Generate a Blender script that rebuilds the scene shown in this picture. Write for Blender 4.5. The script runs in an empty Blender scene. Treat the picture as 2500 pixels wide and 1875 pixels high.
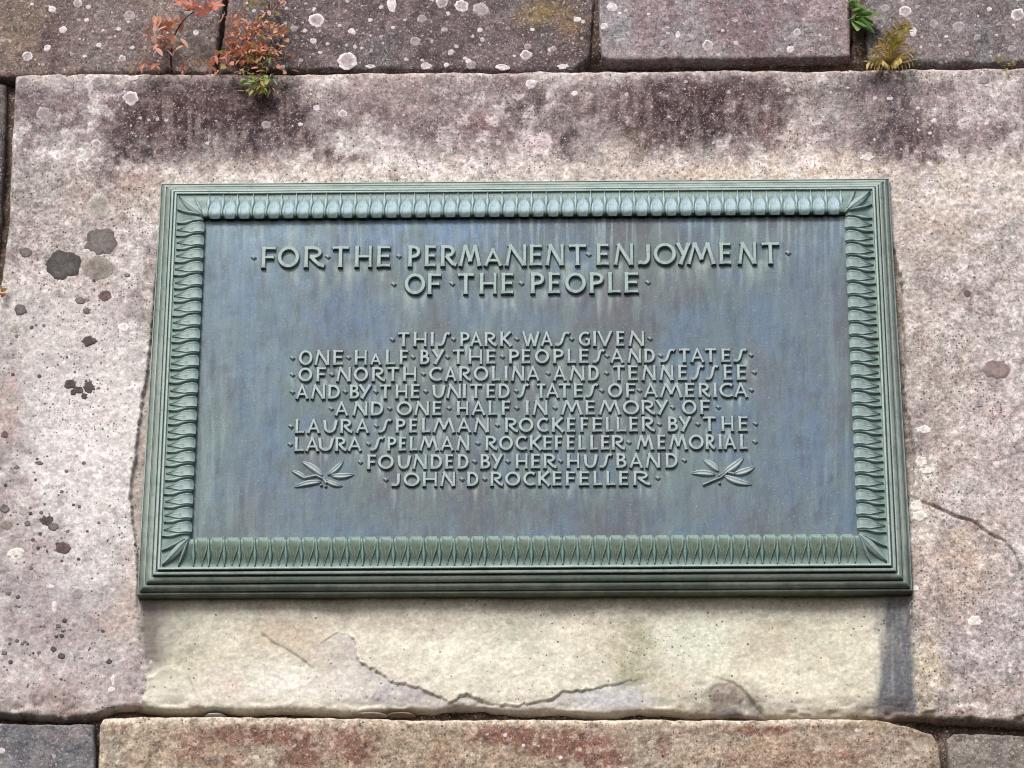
import bpy, math, random
import numpy as np
from mathutils import Matrix, Vector

# ------------------------------------------------------------------ camera, sky, sun, exposure
scn = bpy.context.scene
Z0 = 5.27                      # height of the plaque's centre above the ground
FPX = 8800.0
CREST = -0.072                 # plane of the crest of the leaf moulding
CAM = np.array([0.13452918, -8.00127575 + CREST, -3.67365528 + Z0])
ROT = np.array([[0.999807993377603, 0.00621873570661065, 0.01858234927187978],
                [0.019489014928257435, -0.41421871918053554, -0.9099686977998532],
                [0.002038302081872053, 0.9101561294660635, -0.41426038347635297]])
cd = bpy.data.cameras.new('camera'); cam = bpy.data.objects.new('camera', cd)
scn.collection.objects.link(cam); scn.camera = cam
cam.matrix_world = Matrix([list(ROT[i]) + [CAM[i]] for i in range(3)] + [[0, 0, 0, 1]])
cd.sensor_width = 36.0; cd.lens = FPX * 36.0 / 2500.0; cd.clip_start = 0.1; cd.clip_end = 500

SUN_EL, SUN_AZ = math.radians(43), math.radians(196)     # azimuth measured clockwise from +Y
w = bpy.data.worlds.new('World'); scn.world = w; w.use_nodes = True
nt = w.node_tree; bg = nt.nodes['Background']
sky = nt.nodes.new('ShaderNodeTexSky'); sky.sky_type = 'NISHITA'; sky.sun_disc = False
sky.sun_elevation = SUN_EL; sky.sun_rotation = SUN_AZ
sky.air_density = 1.0; sky.dust_density = 3.0; sky.ozone_density = 1.0
nt.links.new(sky.outputs[0], bg.inputs[0]); bg.inputs[1].default_value = 0.09
sd = bpy.data.lights.new('sun', 'SUN'); so = bpy.data.objects.new('sun', sd); scn.collection.objects.link(so)
sd.energy = 1.5; sd.angle = math.radians(14); sd.color = (1.0, 0.98, 0.965)
sv = Vector((math.sin(SUN_AZ) * math.cos(SUN_EL), math.cos(SUN_AZ) * math.cos(SUN_EL), math.sin(SUN_EL)))
so.rotation_euler = sv.to_track_quat('Z', 'Y').to_euler(); so.location = (0, -4, 12)
scn.view_settings.view_transform = 'Standard'; scn.view_settings.look = 'None'
scn.cycles.pixel_filter_type = 'BLACKMAN_HARRIS'; scn.cycles.filter_width = 1.05
scn.view_settings.exposure = 1.08; scn.view_settings.gamma = 1.0
ALB = 0.80                     # picture value -> albedo

# ------------------------------------------------------------------ helpers
col = scn.collection
def ray(px, py, y=0.0):
    """point of the wall plane at depth y that stands at a place in the photograph"""
    px = np.asarray(px, float); py = np.asarray(py, float)
    d = np.stack([(px - 1250) / FPX, -(py - 937.5) / FPX, -np.ones_like(px)], -1) @ ROT.T
    t = (y - CAM[1]) / d[..., 1]
    return CAM[0] + d[..., 0] * t, CAM[2] + d[..., 2] * t
def topx(X, Z, y=0.0):
    q = np.stack([X - CAM[0], np.full_like(X, y - CAM[1]), Z - CAM[2]], -1) @ ROT
    return 1250 + FPX * q[..., 0] / -q[..., 2], 937.5 - FPX * q[..., 1] / -q[..., 2]
def lin(c):
    c = np.asarray(c, float) / 255.0
    return np.where(c <= 0.04045, c / 12.92, ((c + 0.055) / 1.055) ** 2.4)
def _h(ix, iy, seed):
    seed = int(seed)
    n = (ix * 374761393 + iy * 668265263 + seed * 2246822519) & 0xffffffff
    n = ((n ^ (n >> 13)) * 1274126177) & 0xffffffff
    return ((n ^ (n >> 16)) & 0xffff) / 65535.0
def vn(x, y, seed=0):
    x = np.asarray(x, float); y = np.asarray(y, float)
    fx = np.floor(x); fy = np.floor(y); ix = fx.astype(np.int64) + 5000; iy = fy.astype(np.int64) + 5000
    tx = x - fx; ty = y - fy; tx = tx * tx * (3 - 2 * tx); ty = ty * ty * (3 - 2 * ty)
    a = _h(ix, iy, seed); b = _h(ix + 1, iy, seed); c = _h(ix, iy + 1, seed); d = _h(ix + 1, iy + 1, seed)
    return (a + (b - a) * tx) * (1 - ty) + (c + (d - c) * tx) * ty
def fbm(x, y, seed=0, oct=4, gain=0.5):
    s = 0; a = 1; t = 0
    for i in range(oct):
        s = s + a * vn(x * 2 ** i, y * 2 ** i, seed + 17 * i); t += a; a *= gain
    return s / t
def sst(a, b, x):
    t = np.clip((x - a) / (b - a), 0, 1); return t * t * (3 - 2 * t)
def link(o, parent=None, **props):
    col.objects.link(o)
    if parent is not None: o.parent = parent
    for k, v in props.items(): o[k] = v
    return o
def mesh_np(name, V, F, colors=None, smooth=True):
    me = bpy.data.meshes.new(name)
    V = np.asarray(V, np.float32); F = np.asarray(F, np.int32); n = F.shape[1]
    me.vertices.add(len(V)); me.vertices.foreach_set('co', V.ravel())
    me.loops.add(F.size); me.loops.foreach_set('vertex_index', F.ravel())
    me.polygons.add(len(F)); me.polygons.foreach_set('loop_start', np.arange(0, F.size, n, dtype=np.int32))
    me.polygons.foreach_set('loop_total', np.full(len(F), n, np.int32))
    me.update(calc_edges=True)
    if colors is not None:
        for k, c in colors.items():
            a = me.attributes.new(k, 'FLOAT_COLOR', 'POINT')
            if c.shape[1] == 3: c = np.concatenate([c, np.ones((len(c), 1))], 1)
            a.data.foreach_set('color', c.astype(np.float32).ravel())
    me.polygons.foreach_set('use_smooth', np.full(len(F), smooth))
    return me
def mesh_py(name, V, F, smooth=False):
    me = bpy.data.meshes.new(name); me.from_pydata([tuple(v) for v in V], [], F); me.update()
    me.polygons.foreach_set('use_smooth', [smooth] * len(me.polygons)); return me
def grid_faces(nr, nc, flip=False):
    i = np.arange(nr * nc).reshape(nr, nc)
    f = np.stack([i[:-1, :-1], i[:-1, 1:], i[1:, 1:], i[1:, :-1]], -1).reshape(-1, 4)
    return f[:, ::-1] if flip else f

# ------------------------------------------------------------------ materials
class NB:
    def __init__(s, name):
        s.m = bpy.data.materials.new(name); s.m.use_nodes = True
        s.t = s.m.node_tree; s.b = s.t.nodes['Principled BSDF']
        s.tc = s.t.nodes.new('ShaderNodeTexCoord').outputs['Object']
    def n(s, typ, **kw):
        o = s.t.nodes.new(typ)
        for k, v in kw.items(): setattr(o, k, v)
        return o
    def put(s, sock, v):
        if hasattr(v, 'links'): s.t.links.new(v, sock)
        elif isinstance(v, (tuple, list)) and len(v) == 3 and sock.type == 'RGBA': sock.default_value = tuple(v) + (1,)
        else: sock.default_value = v
    def noise(s, scale, detail=3, rough=0.55, vec=None, dist=0.0):
        o = s.n('ShaderNodeTexNoise'); s.put(o.inputs['Vector'], vec or s.tc)
        o.inputs['Scale'].default_value = scale; o.inputs['Detail'].default_value = detail
        o.inputs['Roughness'].default_value = rough; o.inputs['Distortion'].default_value = dist
        return o.outputs[0]
    def vor(s, scale, vec=None, rnd=1.0):
        o = s.n('ShaderNodeTexVoronoi'); s.put(o.inputs['Vector'], vec or s.tc); o.inputs['Scale'].default_value = scale
        o.inputs['Randomness'].default_value = rnd
        return o.outputs['Distance'], o.outputs['Color']
    def mp(s, v, a, b, c=0.0, d=1.0, smooth=False):
        o = s.n('ShaderNodeMapRange'); o.clamp = True
        if smooth: o.interpolation_type = 'SMOOTHSTEP'
        s.put(o.inputs[0], v)
        for i, x in enumerate((a, b, c, d)): s.put(o.inputs[i + 1], x)
        return o.outputs[0]
    def math(s, op, a, b=0.0):
        o = s.n('ShaderNodeMath', operation=op); s.put(o.inputs[0], a); s.put(o.inputs[1], b); return o.outputs[0]
    def mix(s, f, a, b, mode='MIX'):
        o = s.n('ShaderNodeMix', data_type='RGBA', blend_type=mode)
        s.put(o.inputs[0], f); s.put(o.inputs[6], a); s.put(o.inputs[7], b); return o.outputs[2]
    def attr(s, name):
        o = s.n('ShaderNodeAttribute'); o.attribute_name = name; return o
    def scale(s, v):
        o = s.n('ShaderNodeMapping'); s.put(o.inputs[0], s.tc); o.inputs['Scale'].default_value = v; return o.outputs[0]
    def sep(s, c):
        o = s.n('ShaderNodeSeparateColor'); s.put(o.inputs[0], c); return o.outputs
    def bump(s, h, strength, dist, prev=None):
        o = s.n('ShaderNodeBump'); s.put(o.inputs['Height'], h)
        o.inputs['Strength'].default_value = strength; o.inputs['Distance'].default_value = dist
        if prev is not None: s.t.links.new(prev, o.inputs['Normal'])
        return o.outputs[0]
    def out(s, c, rough, nrm=None, metal=0.0, spec=0.4):
        s.put(s.b.inputs['Base Color'], c); s.put(s.b.inputs['Roughness'], rough)
        s.b.inputs['Metallic'].default_value = metal; s.b.inputs['Specular IOR Level'].default_value = spec
        if nrm is not None: s.t.links.new(nrm, s.b.inputs['Normal'])
        return s.m
def L(r, g, b, k=None): return tuple(float(x) for x in lin((r, g, b)) * (ALB if k is None else k))

def stone_material():
    s = NB('weathered_stone')
    c = s.attr('Col').outputs['Color']
    m = s.sep(s.attr('Msk').outputs['Color'])        # R grain contrast, G white crust dots, B dark dots
    # coarse mineral mottling
    n1 = s.noise(38, 5, 0.68); n2 = s.noise(120, 4, 0.7); n3 = s.noise(330, 2, 0.6)
    n4 = s.noise(78, 5, 0.8)
    f1 = s.mp(n1, 0.36, 0.64, 0.80, 1.20); f2 = s.mp(n2, 0.36, 0.64, 0.70, 1.30); f3 = s.mp(n3, 0.3, 0.7, 0.80, 1.20)
    f2 = s.math('MULTIPLY', f2, s.mp(n4, 0.38, 0.62, 0.80, 1.20))
    f2 = s.math('MULTIPLY', f2, s.mp(s.noise(64, 7, 0.78), 0.47, 0.55, 0.86, 1.16))
    g = s.math('MULTIPLY', s.math('MULTIPLY', f1, f2), f3)
    g = s.math('ADD', s.math('MULTIPLY', s.math('SUBTRACT', g, 1.0), m[0]), 1.0)
    comb = s.n('ShaderNodeCombineColor')
    for i in range(3): s.put(comb.inputs[i], g)
    c = s.mix(1.0, c, comb.outputs[0], 'MULTIPLY')
    # hue wander pinkish / greenish
    hn = s.noise(24, 4, 0.6)
    c = s.mix(s.mp(hn, 0.5, 0.72, 0.0, 0.20), c, s.mix(1.0, c, (1.14, 0.93, 0.90), 'MULTIPLY'))
    c = s.mix(s.mp(hn, 0.48, 0.3, 0.0, 0.30), c, s.mix(1.0, c, (0.93, 1.04, 0.96), 'MULTIPLY'))
    # pale crystalline specks
    pn = s.noise(170, 3, 0.75)
    pm = s.math('MULTIPLY', s.mp(pn, 0.57, 0.66, 0, 1), s.math('MULTIPLY', m[0], 0.55))
    c = s.mix(pm, c, L(222, 208, 202))
    # dark pits and algae dots
    dist, cc = s.vor(150); sc = s.sep(cc)
    thr = s.math('MULTIPLY', s.mp(sc[0], s.math('SUBTRACT', 1.0, m[2]), 1.0, 0.0, 1.0), 0.50)
    dm = s.mp(dist, s.math('SUBTRACT', thr, 0.10), thr, 1.0, 0.0)
    dm = s.math('MULTIPLY', dm, s.mp(thr, 0.02, 0.08)); dm = s.math('MULTIPLY', dm, s.mp(s.sep(cc)[1], 0, 1, 0.4, 0.9))
    c = s.mix(dm, c, L(70, 60, 58))
    pk = s.noise(95, 6, 0.8); pkm = s.math('MULTIPLY', s.mp(pk, 0.35, 0.42, 1.0, 0.0), s.math('MULTIPLY', m[0], 0.55))
    c = s.mix(pkm, c, s.mix(1.0, c, (0.42, 0.38, 0.38), 'MULTIPLY'))
    # small white lichen dots
    dist2, cc2 = s.vor(46); sc2 = s.sep(cc2)
    w1 = s.noise(150, 2, 0.6)
    dist2 = s.math('ADD', dist2, s.mp(w1, 0.3, 0.7, -0.10, 0.10))
    thr2 = s.math('MULTIPLY', s.mp(sc2[0], s.math('SUBTRACT', 1.0, m[1]), 1.0, 0.0, 1.0), 0.33)
    wm = s.mp(dist2, s.math('SUBTRACT', thr2, 0.09), thr2, 1.0, 0.0)
    wm = s.math('MULTIPLY', wm, s.mp(thr2, 0.03, 0.12)); wm = s.math('MULTIPLY', wm, s.mp(sc2[1], 0, 1, 0.25, 0.85))
    c = s.mix(wm, c, L(232, 220, 222))
    d3, c3 = s.vor(88); s3 = s.sep(c3); t3 = s.math('MULTIPLY', s.mp(s3[0], s.math('SUBTRACT', 1.0, s.math('MULTIPLY', m[1], 0.8)), 1.0, 0.0, 1.0), 0.30)
    w3 = s.math('MULTIPLY', s.mp(s.math('ADD', d3, s.mp(w1, 0.3, 0.7, -0.08, 0.08)), s.math('SUBTRACT', t3, 0.10), t3, 1.0, 0.0), s.mp(t3, 0.04, 0.12)); w3 = s.math('MULTIPLY', w3, s.mp(s3[1], 0, 1, 0.2, 0.85))
    c = s.mix(w3, c, L(224, 212, 214))
    h = s.math('ADD', s.math('MULTIPLY', n2, 0.6), s.math('MULTIPLY', n3, 0.4))
    h = s.math('SUBTRACT', h, s.math('MULTIPLY', dm, 0.5)); h = s.math('SUBTRACT', h, s.math('MULTIPLY', pkm, 0.9))
    nr = s.bump(h, 0.45, 0.003); nr = s.bump(wm, 0.4, 0.0015, nr)
    return s.out(c, 0.93, nr, spec=0.2)
def lichen_material():
    s = NB('lichen_crust'); c = s.attr('Col').outputs['Color']
    n = s.noise(260, 3, 0.7); n7 = s.noise(90, 5, 0.75); g = s.math('MULTIPLY', s.mp(n, 0.3, 0.7, 0.72, 1.22), s.mp(n7, 0.35, 0.65, 0.78, 1.2))
    cb = s.n('ShaderNodeCombineColor')
    for i in range(3): s.put(cb.inputs[i], g)
    return s.out(s.mix(1.0, c, cb.outputs[0], 'MULTIPLY'), 0.95, s.bump(n, 0.5, 0.002), spec=0.15)
def field_material():
    s = NB('patinated_bronze_field'); c = s.attr('Col').outputs['Color']
    st = s.noise(1.0, 4, 0.62, s.scale((60, 20, 10))); n = s.noise(220, 3, 0.7); n2 = s.noise(30, 4, 0.6)
    g = s.math('MULTIPLY', s.math('MULTIPLY', s.mp(st, 0.3, 0.7, 0.84, 1.16), s.mp(n, 0.32, 0.68, 0.82, 1.18)), s.mp(n2, 0.3, 0.7, 0.88, 1.12))
    cb = s.n('ShaderNodeCombineColor')
    for i in range(3): s.put(cb.inputs[i], g)
    c = s.mix(1.0, c, cb.outputs[0], 'MULTIPLY')
    pn = s.noise(150, 2, 0.7); c = s.mix(s.mp(pn, 0.62, 0.72, 0, 0.5), c, L(150, 172, 178))
    gn = s.noise(22, 7, 0.75, s.scale((1.6, 1, .7))); c = s.mix(s.mp(gn, 0.55, 0.62, 0, 0.30), c, L(92, 124, 118)); c = s.mix(s.mp(gn, 0.42, 0.36, 0, 0.35), c, L(66, 74, 80))
    return s.out(c, s.mp(n2, 0.3, 0.7, 0.42, 0.6), s.bump(n, 0.18, 0.001), metal=0.1, spec=0.28)
def bronze(name, a, b, d, rough=0.5, hi=None):
    """verdigris bronze: body colour a, greener wear b, grime d"""
    s = NB(name)
    n1 = s.noise(14, 5, 0.65); n2 = s.noise(75, 4, 0.7); n3 = s.noise(300, 2, 0.6)
    st = s.noise(1.0, 3, 0.6, s.scale((60, 20, 8)))
    c = s.mix(s.mp(n1, 0.38, 0.62), a, b)
    c = s.mix(s.mp(n2, 0.50, 0.72, 0, 0.75), c, d)
    if hi: c = s.mix(s.mp(st, 0.5, 0.7, 0, 0.6), c, hi)
    dw = s.sep(s.attr('DirtShade').outputs['Color'])  # painted recess shade with dirt, pale wear and glints, lower browning with underside shade
    c = s.mix(s.math('MULTIPLY', dw[1], s.mp(n2, 0.35, 0.6, 0.25, 0.85)), c, L(172, 196, 194)); c = s.mix(s.math('MULTIPLY', dw[0], s.mp(n2, 0.3, 0.65, 1.0, 0.6)), c, L(38, 44, 42))
    c = s.mix(s.math('MULTIPLY', dw[2], s.mp(n1, 0.38, 0.6, 0.15, 0.9)), c, L(70, 66, 50))
    c = s.mix(s.mp(n3, 0.58, 0.75, 0, 0.40), c, L(172, 194, 190)); c = s.mix(s.mp(s.noise(26, 4, 0.7), 0.52, 0.64, 0, 0.30), c, L(74, 88, 84))
    return s.out(c, rough, s.bump(n2, 0.25, 0.0015), metal=0.1, spec=0.45)
M_STONE = stone_material(); M_LICHEN = lichen_material(); M_FIELD = field_material()
M_FRAME = bronze('verdigris_frame', L(152, 162, 152), L(130, 148, 140), L(108, 106, 88), 0.6)
M_BAND = bronze('verdigris_leaf_ground', L(112, 132, 128), L(98, 126, 118), L(76, 88, 80), 0.5)
M_LEAF = bronze('verdigris_leaf', L(150, 166, 162), L(132, 156, 150), L(98, 110, 94), 0.62, L(148, 166, 172))
M_HEAD = bronze('teal_bronze_heading', L(146, 164, 162), L(130, 152, 148), L(98, 112, 108), 0.55, L(158, 174, 174))
M_LEAF_T = bronze('skylit_blue_verdigris_leaf', L(148, 168, 176), L(134, 162, 166), L(106, 130, 132), 0.55, L(158, 182, 192))  # sky light on the top leaves mixed into the patina colour
M_LEAF_B = bronze('shaded_olive_verdigris_leaf', L(114, 126, 112), L(94, 120, 106), L(84, 84, 68), 0.62, L(124, 142, 128))  # olive patina darkened with the shade of the down-facing bottom leaves
M_GROUND_B = bronze('green_verdigris_ground', L(118, 154, 142), L(96, 142, 124), L(70, 92, 78), 0.55)
M_LETTER = bronze('worn_bronze_letter', L(160, 172, 175), L(142, 160, 162), L(106, 120, 120), 0.55)

# ------------------------------------------------------------------ stone wall
wall = bpy.data.objects.new('stone_wall', None); wall.location = (0, 0, 0)
link(wall, label='rough weathered stone block wall spotted with lichen, holding the bronze plaque', category='wall')

def polydist(u, v, pts):
    """distance to a polyline and the side (positive on its left when walked, in photo axes)"""
    best = np.full(u.shape, 1e9); side = np.zeros(u.shape)
    for (x0, y0), (x1, y1) in zip(pts[:-1], pts[1:]):
        dx, dy = x1 - x0, y1 - y0; L2 = dx * dx + dy * dy
        t = np.clip(((u - x0) * dx + (v - y0) * dy) / L2, 0, 1)
        ex = u - x0 - t * dx; ey = v - y0 - t * dy; d = np.hypot(ex, ey)
        m = d < best; best = np.where(m, d, best); side = np.where(m, np.sign(dx * ey - dy * ex), side)
    return best, side
def inpoly(u, v, pts):
    c = np.zeros(u.shape, bool); n = len(pts)
    for i in range(n):
        x0, y0 = pts[i]; x1, y1 = pts[(i + 1) % n]
        if y0 == y1: continue
        c ^= ((y0 > v) != (y1 > v)) & (u < (x1 - x0) * (v - y0) / (y1 - y0) + x0)
    return c
def sheet(u, v, pts, soft, jag=3.0, seed=3):
    """1 inside a traced outline, 0 outside, with a step `soft` wide"""
    ju = u + (fbm(u / 14, v / 14, seed, 3) - .5) * 2 * jag; jv = v + (fbm(u / 14, v / 14, seed + 9, 3) - .5) * 2 * jag
    d, _ = polydist(ju, jv, pts + [pts[0]])
    return sst(-soft, soft, np.where(inpoly(ju, jv, pts), d, -d))

# flakes of the big block (places in the photograph)
CR1 = [(795,1556),(818,1541),(846,1541),(866,1555),(872,1600),(880,1614),(925,1640),(955,1662),(1010,1672),(1050,1688),(1100,1710),(1138,1692),(1170,1708),(1240,1719),(1290,1716),(1350,1703),(1370,1688),(1450,1678),(1488,1670)]
CR2 = [(635,1508),(638,1540),(665,1562),(700,1580),(728,1598),(745,1612)]
CR3 = [(2268,1231),(2300,1246),(2330,1260),(2375,1272),(2410,1302),(2450,1320),(2480,1355),(2492,1390),(2500,1440)]
REB = [(410,475),(392,560),(376,740),(360,900),(346,980),(333,1100),(322,1150),(318,1220),(326,1290),(336,1345),(334,1470),(345,1560),(362,1640),(350,1700),(352,1800),
       (2218,1800),(2236,1690),(2228,1560),(2222,1480),(2226,1440),(2218,1350),(2214,1240),(2230,1180),(2234,1110),(2224,1050),(2210,990),(2206,920),(2213,850),(2202,740),(2205,700),(2192,640),(2170,560),(2150,475)]
CR5 = [(1775,1656),(1790,1660),(1812,1676),(1838,1702),(1852,1722),(1872,1742)]
SCOOP = [(1660,1790),(1690,1712),(1720,1690),(1750,1668),(1785,1660),(1810,1672),(1835,1700),(1862,1730),(1880,1790)]
LOWL = [(300,1800),(345,1728),(352,1690),(365,1652),(388,1632),(420,1622),(455,1640),(480,1700),(560,1800)]
def slab_height(u, v):
    """metres towards the viewer"""
    h = (fbm(u / 330, v / 330, 11, 3) - .5) * .020 + (fbm(u / 60, v / 60, 21, 4) - .5) * .0085 + (fbm(u / 13, v / 10, 31, 3) - .5) * .0030
    h += .012 * sst(520, 420, v)                                    # upper part stands proud
    low = sst(1440, 1500, v); reb = sheet(u, v, REB, 3.5, 5, 61) * (1 - low) + sheet(u, v, REB, 16, 8, 61) * low
    h -= reb * (.015 - .003 * low)
    # dressed field under the plaque is smoother
    h -= .006 * low * reb * np.exp(-((v - 1500) / 60.) ** 2)
    d, s = polydist(u + (fbm(u / 11, v / 11, 5, 3) - .5) * 13, v + (fbm(u / 11, v / 11, 6, 3) - .5) * 11, CR1)
    f1 = np.exp(-(d / 75) ** 1.2); below = sst(-1.6, 1.6, d * s)
    vr = .5 + 1.1 * fbm(u / 40, v / 40, 63, 3)
    vr = vr * (.35 + .65 * sst(840, 880, u)) * (.5 + .5 * sst(1500, 1400, u))
    h += f1 * .0040 * (1 - below) * vr - f1 * .0018 * below * vr - .0030 * np.exp(-(d / 2.0) ** 2) * sst(.35, .6, fbm(u / 30, v / 30, 64, 2))
    d, s = polydist(u, v, CR2); h += np.exp(-(d / 34) ** 1.3) * .0042 * (sst(-1.6, 1.6, d * -s) - .5)
    d, s = polydist(u + (fbm(u / 9, v / 9, 7, 2) - .5) * 4, v, CR3); h += np.exp(-(d / 70) ** 1.2) * .006 * (sst(-1.6, 1.6, d * -s) - .5) - .006 * np.exp(-(d / 2.3) ** 2)
    sc = sheet(u, v, SCOOP, 5, 3, 71); h -= sc * .014 * np.clip((v - 1640) / 90, 0, 1) * sst(1690, 1780, u)
    d, s = polydist(u, v, CR5); h += np.exp(-(d / 30) ** 1.3) * .0035 * (sst(-1.6, 1.6, d * -s) - .5) - .0012 * np.exp(-(d / 2.2) ** 2)
    lo = sheet(u, v, LOWL, 5, 3, 75); h += lo * .010
    # ragged lower edge
    rg = sst(1690, 1745, v);     h -= rg * .010 * sst(.42, .7, fbm(u / 70, v / 30, 41, 3)) + rg * .003
    return h
def gen_height(seed, amp=1.0, tilt=0.0):
    def f(u, v):
        return amp * ((fbm(u / 260, v / 200, seed, 3) - .5) * .020 + (fbm(u / 50, v / 42, seed + 1, 4) - .5) * .010 + (fbm(u / 12, v / 9, seed + 2, 3) - .5) * .0032)
    return f

def blobs(u, v, C, lst, seed=0, warp=26):
    wu = u + (fbm(u / 48, v / 48, 100 + seed, 4) - .5) * 2 * warp; wv = v + (fbm(u / 48, v / 60, 120 + seed, 4) - .5) * 2 * warp
    nz = fbm(u / 16, v / 22, 140 + seed, 4)
    for cx, cy, rx, ry, st, c, *rest in lst:
        p = rest[0] if rest else 1.5
        r = ((wu - cx) / rx) ** 2 + ((wv - cy) / ry) ** 2
        wgt = np.exp(-r ** p) * st * np.clip(.92 + (nz - .5) * 1.8, 0, 1.2)
        wgt = np.clip(wgt, 0, 1)[:, None]
        C = C * (1 - wgt) + lin(c) * wgt
    return C
def mixc(C, w, c): w = np.clip(w, 0, 1)[:, None]; return C * (1 - w) + lin(c) * w

def slab_color(u, v):
    n = u.size
    C = np.tile(lin((176, 168, 163)), (n, 1))
    a = fbm(u / 150, v / 150, 201, 5); b = fbm(u / 85, v / 85, 202, 4); c = fbm(u / 30, v / 30, 203, 4)
    C = mixc(C, sst(.48, .66, a) * .8, (206, 201, 195)); C = mixc(C, sst(.50, .36, a) * .75, (142, 131, 130))
    C = mixc(C, sst(.52, .7, b) * .4, (186, 166, 158)); C = mixc(C, sst(.46, .32, b) * .6, (150, 148, 144))
    C = mixc(C, sst(.56, .72, c) * .6, (218, 212, 206)); C = mixc(C, sst(.44, .30, c) * .45, (132, 122, 120))
    # left flank pale grey
    C = blobs(u, v, C, [(230,1180,190,330,.85,(222,219,214)), (250,1000,160,200,.6,(218,213,207)), (150,800,160,200,.6,(204,199,194)), (120,560,120,180,.45,(178,166,158)),
                        (60,1500,160,160,.5,(160,152,152)), (230,1640,200,70,.6,(186,176,172)), (120,1690,150,40,.45,(170,150,144)), (300,1520,60,60,.4,(188,168,152)),
                        (330,1420,60,90,.3,(176,160,142)), (20,1000,30,90,.5,(188,158,150)), (110,1320,110,60,.35,(165,150,148))], 1)
    # right flank pinkish
    C = blobs(u, v, C, [(2380,700,220,300,.5,(190,182,174)), (2300,560,120,90,.5,(196,182,166)), (2430,1020,150,160,.5,(186,170,166)), (2300,900,90,200,.35,(186,172,158)),
                        (2340,1400,120,140,.65,(192,170,150)), (2430,1560,160,130,.5,(178,168,168)), (2250,1240,45,110,.7,(206,198,184)), (2260,1640,50,110,.7,(204,192,160)),
                        (2350,720,70,60,.4,(150,132,130)), (2450,1210,110,60,.5,(196,186,182)), (2430,1680,140,40,.45,(170,150,136))], 2)
    # pale zone right above the plaque, streak fingers
    pale = sst(330, 425, v + (fbm(u / 45, v / 90, 55, 4) - .5) * 120) * sst(560, 480, v)
    C = mixc(C, pale * .80 * sst(200, 380, u), (216, 204, 192))
    C = blobs(u, v, C, [(930,360,110,50,.85,(216,212,202)), (1150,395,190,45,.85,(222,214,206)), (2000,400,200,36,.6,(208,192,174)), (700,230,90,60,.3,(180,160,156)),
                        (900,260,140,60,.4,(172,152,148)), (1060,220,130,50,.35,(160,140,138)), (1990,225,90,36,.6,(172,168,158)), (2380,260,120,120,.35,(172,154,154)), (1780,430,240,18,.5,(214,196,172))], 3, 18)
    # dark stains
    D1, D2, D3 = (58, 45, 48), (76, 56, 58), (66, 58, 60)
    bn = sst(.40, .58, fbm(u / 150, v / 90, 331, 5)) * sst(196, 230, v) * sst(420, 340, v + (fbm(u / 22, v / 90, 332, 3) - .5) * 120)
    C = mixc(C, bn * .66 * np.clip(.55 + fbm(u / 14, v / 16, 333, 3), 0, 1), (90, 72, 76))
    C = blobs(u, v, C, [(370,300,60,110,.9,D1),(480,290,60,110,.9,D1),(640,270,110,105,.95,D1),(1650,270,150,95,.85,D2),(1800,260,90,70,.8,D2),(2210,300,75,105,.85,D1),(2110,215,80,40,.6,D3),(400,290,120,100,.80,D2), (300,370,60,60,.80,D1), (470,330,70,80,.85,D1), (640,290,120,95,.92,D1), (610,370,60,40,.7,D1), (560,250,160,55,.75,D2), (730,330,45,60,.6,D2), (310,280,50,60,.5,D2),
                        (190,230,110,40,.45,(120,102,112)), (120,270,60,50,.3,(125,108,112)), (800,385,70,28,.85,D2), (880,395,50,18,.5,D2), (1000,230,60,24,.3,D2),
                        (1245,230,46,70,.70,(104,82,86)), (1160,300,60,30,.6,(128,92,90)), (1370,330,42,80,.80,D3), (1320,260,70,40,.45,D3), (1430,380,40,26,.6,D3),
                        (1600,290,120,80,.80,D2), (1560,350,30,60,.6,(100,84,70)), (1730,290,150,85,.85,D1), (1850,260,110,80,.75,D2), (1900,330,70,40,.5,(118,88,80)), (1660,230,90,50,.6,D2),
                        (2120,210,60,40,.6,(104,92,100)), (2190,300,72,90,.9,(84,74,80)), (2250,360,60,50,.75,(92,74,74)), (2130,320,40,50,.5,D3), (2390,300,60,50,.35,(120,100,104)), (2300,250,60,60,.4,(120,102,104)),
                        (340,440,60,30,.5,(150,116,108))], 4, 22)
    streak = sst(.54, .74, fbm(u / 16, v / 130, 77, 3)) * sst(205, 260, v) * sst(450, 380, v)
    C = mixc(C, streak * .22, (186, 168, 160))
    wp = sst(.53, .585, fbm(u / 42, v / 34, 341, 6, .6)) * sst(.44, .56, fbm(u / 240, v / 160, 342, 3)); C = mixc(C, wp * .55 * (.35 + .65 * sst(1500, 300, v)) * sst(.10, .22, C.mean(1)), (218, 211, 207))
    dp = sst(.57, .62, fbm(u / 30, v / 24, 343, 6, .62)) * sst(.45, .56, fbm(u / 200, v / 200, 344, 3)); C = mixc(C, dp * .40, (124, 110, 110))
    C = mixc(C, sst(.56, .62, fbm(u / 17, v / 17, 346, 5, .65)) * sst(440, 380, v) * .30, (160, 142, 138))
    # light arris along the top
    C = mixc(C, sst(200, 186, v - (u - 1200) * -.008) * .5, (196, 180, 172))
    # crisp bright patches left by old lichen
    for cx, cy, r in ((1311,358,40),(1207,301,20),(1190,330,9),(2117,392,17),(960,360,30)):
        dd = np.hypot(u - cx, (v - cy) * 1.25) / r + (fbm(u / 18, v / 18, cx, 4) - .5) * 1.3
        C = mixc(C, sst(1.02, .86, dd) * (.8 if cx != 960 else .5), (214, 198, 196))
    # pale dressed stone under the plaque
    reb = sheet(u, v, REB, 14, 9, 61) * sst(1380, 1430, v)
    C = mixc(C, reb * .95, (212, 208, 188))
    U = []
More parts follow.
